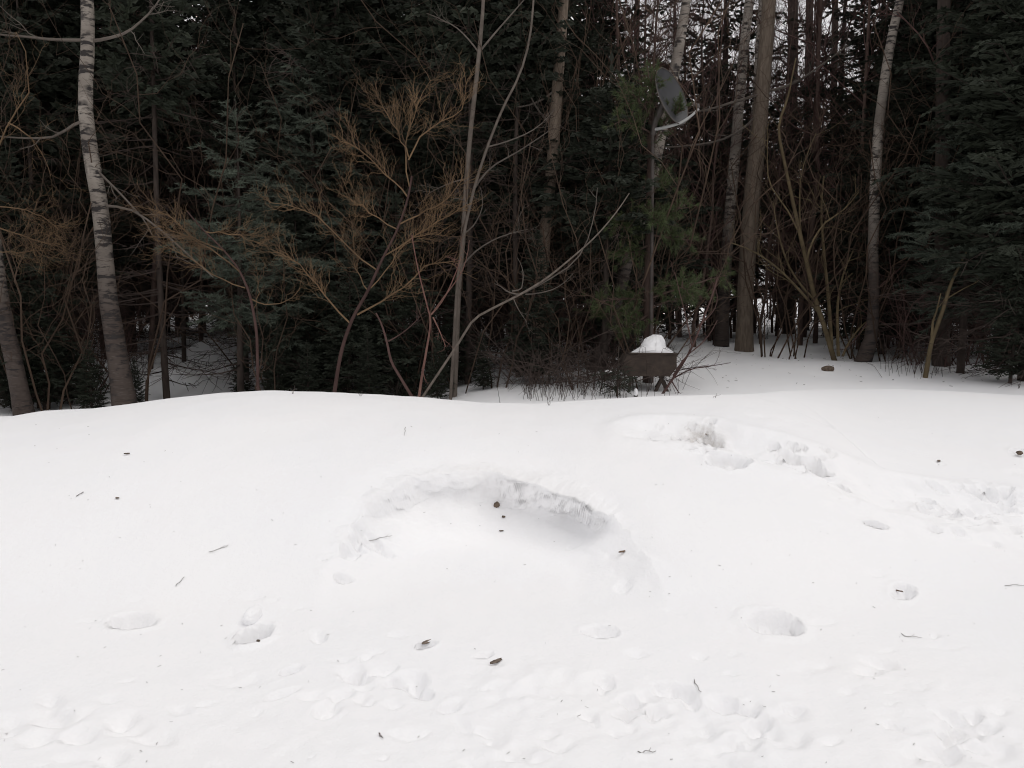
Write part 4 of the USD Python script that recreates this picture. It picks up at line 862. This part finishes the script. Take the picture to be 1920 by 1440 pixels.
def quadbox(front, depth, taper_in=0.03, thick=.018):
    """An open-topped tub: the outline (x, z) front view, extruded along y, hollow."""
    o = np.array(front, float); n = len(o)
    c = o.mean(0)
    inner = c + (o - c) * [1 - 2 * thick / np.ptp(o[:, 0]), 1 - thick / np.ptp(o[:, 1])]; inner[:, 1] = np.where(o[:, 1] > o[:, 1].max() - .05, o[:, 1], inner[:, 1] + thick)
    return o, inner


q = P(np.array([1170, 1176, 1187, 1269, 1269, 1256, 1177, 1170]), np.array([676, 666, 661, 664, 690, 706, 705, 697]), yt)
tb = np.array([q[:, 0].mean(), yt + .22, gz(q[:, 0].mean(), yt + .22)])
tub = thing("tub", "rusty brown tub on crossed legs heaped with snow, behind the bank", "tub", tb)
from shapely.geometry import Polygon
poly = Polygon(q[:, [0, 2]])
outer = trimesh.creation.extrude_polygon(poly, .46, engine="earcut")
cut = poly.buffer(-.02); top = poly.bounds[3]
cut = cut.union(Polygon([(cut.bounds[0] + .04, top - .05), (cut.bounds[2] - .03, top - .05), (cut.bounds[2] + .0, top + .1), (cut.bounds[0] + .03, top + .1)]))
inner = trimesh.creation.extrude_polygon(cut, .42, engine="earcut"); inner.apply_translation([0, 0, .02])
body = trimesh.boolean.difference([outer, inner], engine="manifold")
rot = np.array([[1, 0, 0, 0], [0, 0, -1, 0], [0, 1, 0, 0], [0, 0, 0, 1.]])
body.apply_transform(rot); body.apply_translation([-tb[0], yt + .46 - tb[1], -tb[2]])
part(tub, "body", body, M["rust"], smooth=30)
T = Tubes(); rimz = P(1200, 663, yt)[2]
x0, x1 = P(1178, 664, yt)[0], P(1269, 664, yt)[0]
T.add([[x0, yt - .012, rimz + .004], [x1, yt - .012, rimz - .004]], .013, 6); T.add([[x1 + .004, yt, rimz - .004], [x1 + .004, yt + .46, rimz - .004]], .012, 6); T.add([[x0, yt + .47, rimz], [x1, yt + .47, rimz]], .012, 6)
part(tub, "rim", T.mesh(tb), M["rust"], smooth=60)
for a, b in (((1246, 700), (1222, 742)), ((1236, 702), (1258, 742))):
    for dy in (.06, .38):
        T = Tubes(); pa, pb = P(*a, yt + dy), P(*b, yt + dy); pb[2] = gz(pb[0], pb[1]) - .1; T.add(spline([pa, (pa + pb) / 2, pb], 5), .022, 8); part(tub, "leg", T.mesh(tb), M["rust"], smooth=60)
for a, b in (((1184, 698), (1178, 742)),):
    for dy in (.06, .38):
        T = Tubes(); pa, pb = P(*a, yt + dy), P(*b, yt + dy); pb[2] = gz(pb[0], pb[1]) - .1; T.add([pa, pb], .018, 8); part(tub, "leg", T.mesh(tb), M["rust"], smooth=60)


def lump(name, label, center, size, seed, amp=.3, mt="snow", cat="snow lump", group=None, sub=4, flat=0.0):
    m = trimesh.creation.icosphere(subdivisions=sub, radius=1.0); v = np.array(m.vertices)
    v = v * (1 + amp * 2 * (meshkit.fbm(v * 1.4 + seed * 7.3, 4, seed) - .5) + .25 * amp * (meshkit.fbm(v * 6 + seed, 2, seed) - .5))[:, None]
    if flat: v[:, 2] = np.where(v[:, 2] < 0, v[:, 2] * flat, v[:, 2])
    v = v * np.asarray(size)
    p = usdkit.mesh(stage, numbered("/World/" + name), (v, np.array(m.faces)), M[mt], smooth=True)
    p.AddTranslateOp().Set(Gf.Vec3d(*map(float, center))); tag(p.GetPrim(), label, cat, group)
    return p


hm = trimesh.creation.icosphere(subdivisions=5, radius=1.0); v = np.array(hm.vertices)
v[:, 2] = np.where(v[:, 2] > 0, np.abs(v[:, 2]) ** 0.85, v[:, 2] * .25); v *= (1 + .22 * (meshkit.fbm(v * 2.2 + 4, 4, 3) - .5))[:, None]
wide = 1 + .55 * np.clip(.35 - v[:, 2], 0, 1) / .35
v = np.stack([v[:, 0] * .185 * wide + .035 * v[:, 2] + np.where(v[:, 0] < 0, .02, 0), v[:, 1] * .17 * np.minimum(wide, 1.2), v[:, 2] * .235], -1)
hp = P(1222, 661, yt + .23)
p = usdkit.mesh(stage, "/World/snow_heap", (v, np.array(hm.faces)), M["snow"], smooth=True); p.AddTranslateOp().Set(Gf.Vec3d(*map(float, hp))); tag(p.GetPrim(), "rounded heap of old snow filling the rusty tub", "snow heap")
pb = P(1192, 742, 9.9); pb[2] = gz(pb[0], pb[1])
T = Tubes(); T.add([pb - [0, 0, .2], P(1192, 738, 9.9)], .025, 8)
post = thing("stake", "short dark stake with a snow cap below the tub", "stake", pb); part(post, "post", T.mesh(pb), M["bark_dark"], smooth=60)
lump("snow_blob", "small white cap of snow on the short stake", P(1192, 736, 9.9), (.028, .03, .055), 3, .2, cat="snow blob")
lump("snow_blob", "small blob of snow caught on twigs left of the tub", P(1141, 697, 10.0), (.045, .03, .022), 5, .35, cat="snow blob")

# ---------------------------------------------------------------- small things lying on the snow


def on(u, v, dz=0.0):
    yy = np.arange(2.3, 16, 0.004); p = P(u, v, yy); i = int(np.argmax(p[:, 2] < SURF(np.c_[yy, p[:, 0]]))); x, y = p[i, 0], p[i, 1]
    return np.array([x, y, float(SURF((y, x))) + dz])


lump("snow_lump", "rounded block of snow in the deep footprint left of centre", on(474, 1160, .015), (.040, .085, .045), 6, .18)
lump("clod", "dark brown clod lying in the middle of the hollow", on(931, 950, .01), (.022, .018, .022), 12, .5, "clod", "clod", sub=3)
lump("clod", "tiny dark crumb just below the clod in the hollow", on(944, 970, .003), (.012, .010, .008), 13, .5, "clod", "clod", sub=2)
lump("clod", "dark speck at the bottom of the deep left footprint", on(484, 1203, .002), (.008, .007, .006), 14, .4, "clod", "clod", sub=2)
lump("clod", "dark clod at the right picture edge on the bank", on(1911, 856, .03), (.026, .02, .016), 15, .5, "clod", "clod", sub=3)
lump("stone", "brown stone poking out of the snow field below the olive shrub", on(1552, 695, .02), (.095, .07, .055), 16, .35, "clod", "stone", sub=3)


def chip(name, label, pos, L, w, turn, tilt, mt="chip", curl=.4, cat="bark chip", group=None, seed=0):
    r_ = np.random.default_rng(seed); n, k = 9, 5; V = []
    for side in (0, 1):
        for i in range(n):
            t = i / (n - 1); ww = w * (math.sin(math.pi * (.08 + .84 * t)) ** .5) * r_.uniform(.8, 1.15)
            for j in range(k):
                s = j / (k - 1) - .5
                V.append([(t - .5) * L, s * ww, curl * w * (4 * s * s - .3) * .5 + .12 * L * (t - .5) ** 2 - side * .0025])
    V = np.array(V); F = []
    for i in range(n - 1):
        for j in range(k - 1):
            a, b, c, d = i * k + j, i * k + j + 1, (i + 1) * k + j + 1, (i + 1) * k + j
            F += [[a, c, b], [a, d, c], [a + n * k, b + n * k, c + n * k], [a + n * k, c + n * k, d + n * k]]
    rx = np.array([[1, 0, 0], [0, math.cos(tilt), -math.sin(tilt)], [0, math.sin(tilt), math.cos(tilt)]]); rz = np.array([[math.cos(turn), -math.sin(turn), 0], [math.sin(turn), math.cos(turn), 0], [0, 0, 1]])
    p = usdkit.mesh(stage, numbered("/World/" + name), (V @ rx.T @ rz.T, np.array(F)), M[mt]); p.AddTranslateOp().Set(Gf.Vec3d(*map(float, pos))); tag(p.GetPrim(), label, cat, group)


def stick(label, pts, r, mt="twig_grey", name="twig", seed=0):
    r_ = np.random.default_rng(seed); w = np.array([on(u, v, .006) for u, v in pts]); w = spline(w, 6); w[1:-1] += r_.normal(0, .003, (4, 3)); b = w[0].copy()
    T = Tubes(); T.add(w, r * np.linspace(1, .5, 6), 5)
    if len(pts) > 2: T.add([w[3], w[3] + (w[4] - w[3]) * .7 + [0, .02, .006]], [r * .6, r * .3], 4)
    p = usdkit.mesh(stage, numbered("/World/" + name), T.mesh(b), M[mt]); p.AddTranslateOp().Set(Gf.Vec3d(*map(float, b))); tag(p.GetPrim(), label, "twig")


chip("bark_chip", "grey strip of bark stuck in the snow at the bottom middle", on(930, 1246, .012), .07, .018, .75, .4, seed=1)
chip("bark_chip", "brown bark scrap in the slit footprint left of the bottom middle", on(800, 1212, .012), .055, .018, .8, .5, seed=2)
chip("dead_leaf", "curled dark leaf at the hollow's right edge", on(1168, 1039, .012), .065, .014, .55, .3, "leaf", .7, "leaf", seed=3)
chip("bark_chip", "dark bark flake on the smooth snow at the upper left", on(238, 853, .010), .04, .015, .3, .3, seed=4)
chip("bark_chip", "small dark flake below the upper left one", on(220, 936, .008), .03, .014, -.3, .3, seed=5)
chip("bark_chip", "small grey flake on the right slope above the trampled patch", on(1760, 866, .008), .05, .018, .6, .4, seed=6)
chip("bark_chip", "tiny dark flake on the hollow's floor", on(940, 997, .006), .03, .012, .1, .2, seed=7)
chip("dead_leaf", "thin reddish leaf in the slanting footprint on the right", on(1682, 1110, .008), .06, .010, -.75, .2, "leaf", .6, "leaf", seed=8)
chip("bark_chip", "dirty bark scrap in the hole on the right shoulder", on(1325, 818, .012), .04, .02, .9, .6, seed=9)
stick("short dark twig on the smooth snow at the left", [(143, 932), (150, 929), (157, 925)], .0025, "twig_dark", seed=1)
stick("thin pale twig at the hollow's left floor", [(692, 1016), (715, 1011), (735, 1006)], .0017, "twig_grey", seed=2)
stick("long thin twig on the slope left of the hollow", [(392, 1037), (410, 1031), (428, 1024)], .0017, "twig_grey", seed=3)
stick("thin twig on the slope above the deep left footprint", [(330, 1101), (338, 1092), (346, 1084)], .0017, "twig_grey", seed=4)
stick("thin straight twig at the right picture edge", [(1884, 1100), (1903, 1099), (1925, 1100)], .0017, "twig_grey", seed=5)
stick("bent twig at the bottom right of centre", [(1196, 1412), (1212, 1414), (1230, 1412)], .0017, "twig_grey", seed=6)
stick("short brown twig at the bottom left of centre", [(711, 1378), (718, 1387)], .0025, "twig_red", seed=7)
stick("faint twig on the snow below the big right footprint", [(1690, 1190), (1708, 1196), (1728, 1198)], .0017, "twig_grey", seed=8)
stick("thin grass-like twig standing at the bank's top", [(760, 802), (759, 812), (759, 818)], .0017, "twig_grey", seed=9)
stick("curved twig low on the trampled snow right of centre", [(1302, 1277), (1307, 1290), (1315, 1300)], .0017, "twig_grey", seed=10)

for i_, (u, v, h, own) in enumerate(((548, 734, .10, "lone dry weed stem on the bank's top above the hollow's left"), (676, 741, .07, "short dry weed stem on the bank's top beneath the orange shrub"), (1030, 759, .09, "dry weed stem on the bank's crest in front of the brambles"), (1340, 745, .06, "tiny dry stem on the crest right of the tub"))):
    r_ = np.random.default_rng(180 + i_); x, y = P(u, v, 7.5)[:2]; b = np.array([x, y, float(SURF((y, x))) - .02]); T = Tubes()
    for q in range(3): T.add([b, b + [r_.normal(0, .01), r_.normal(0, .01), h * .5], b + [r_.normal(0, .03), r_.normal(0, .03), h * r_.uniform(.6, 1.1)]], [.0022, .0018, .0009], 4)
    p = usdkit.mesh(stage, numbered("/World/weed_stem"), T.mesh(b), M["twig_grey"]); p.AddTranslateOp().Set(Gf.Vec3d(*map(float, b))); tag(p.GetPrim(), own, "weed")

# needles and specks blown onto the snow
rng = np.random.default_rng(150); T = Tubes()
for k in range(190):
    u, v = rng.uniform(0, 1920), rng.uniform(770, 1435)
    try: p0 = on(u, v, .004)
    except Exception: continue
    a = rng.uniform(0, 6.28); l = rng.uniform(.004, .016); T.add([p0, p0 + [math.cos(a) * l, math.sin(a) * l, .002]], rng.uniform(.0005, .0012), 3)
for k in range(110):
    u, y = rng.uniform(1200, 1900), rng.uniform(10.5, 15.5); x, y, z = at(u, y); a = rng.uniform(0, 6.28); l = rng.uniform(.01, .05); T.add([[x, y, z + .004], [x + math.cos(a) * l, y + math.sin(a) * l, z + .008]], rng.uniform(.001, .004), 3)
lm = usdkit.mesh(stage, "/World/needle_litter", T.mesh(), M["twig_grey"]); tag(lm.GetPrim(), "needles and bark specks scattered over the snow", "litter", None, "stuff")
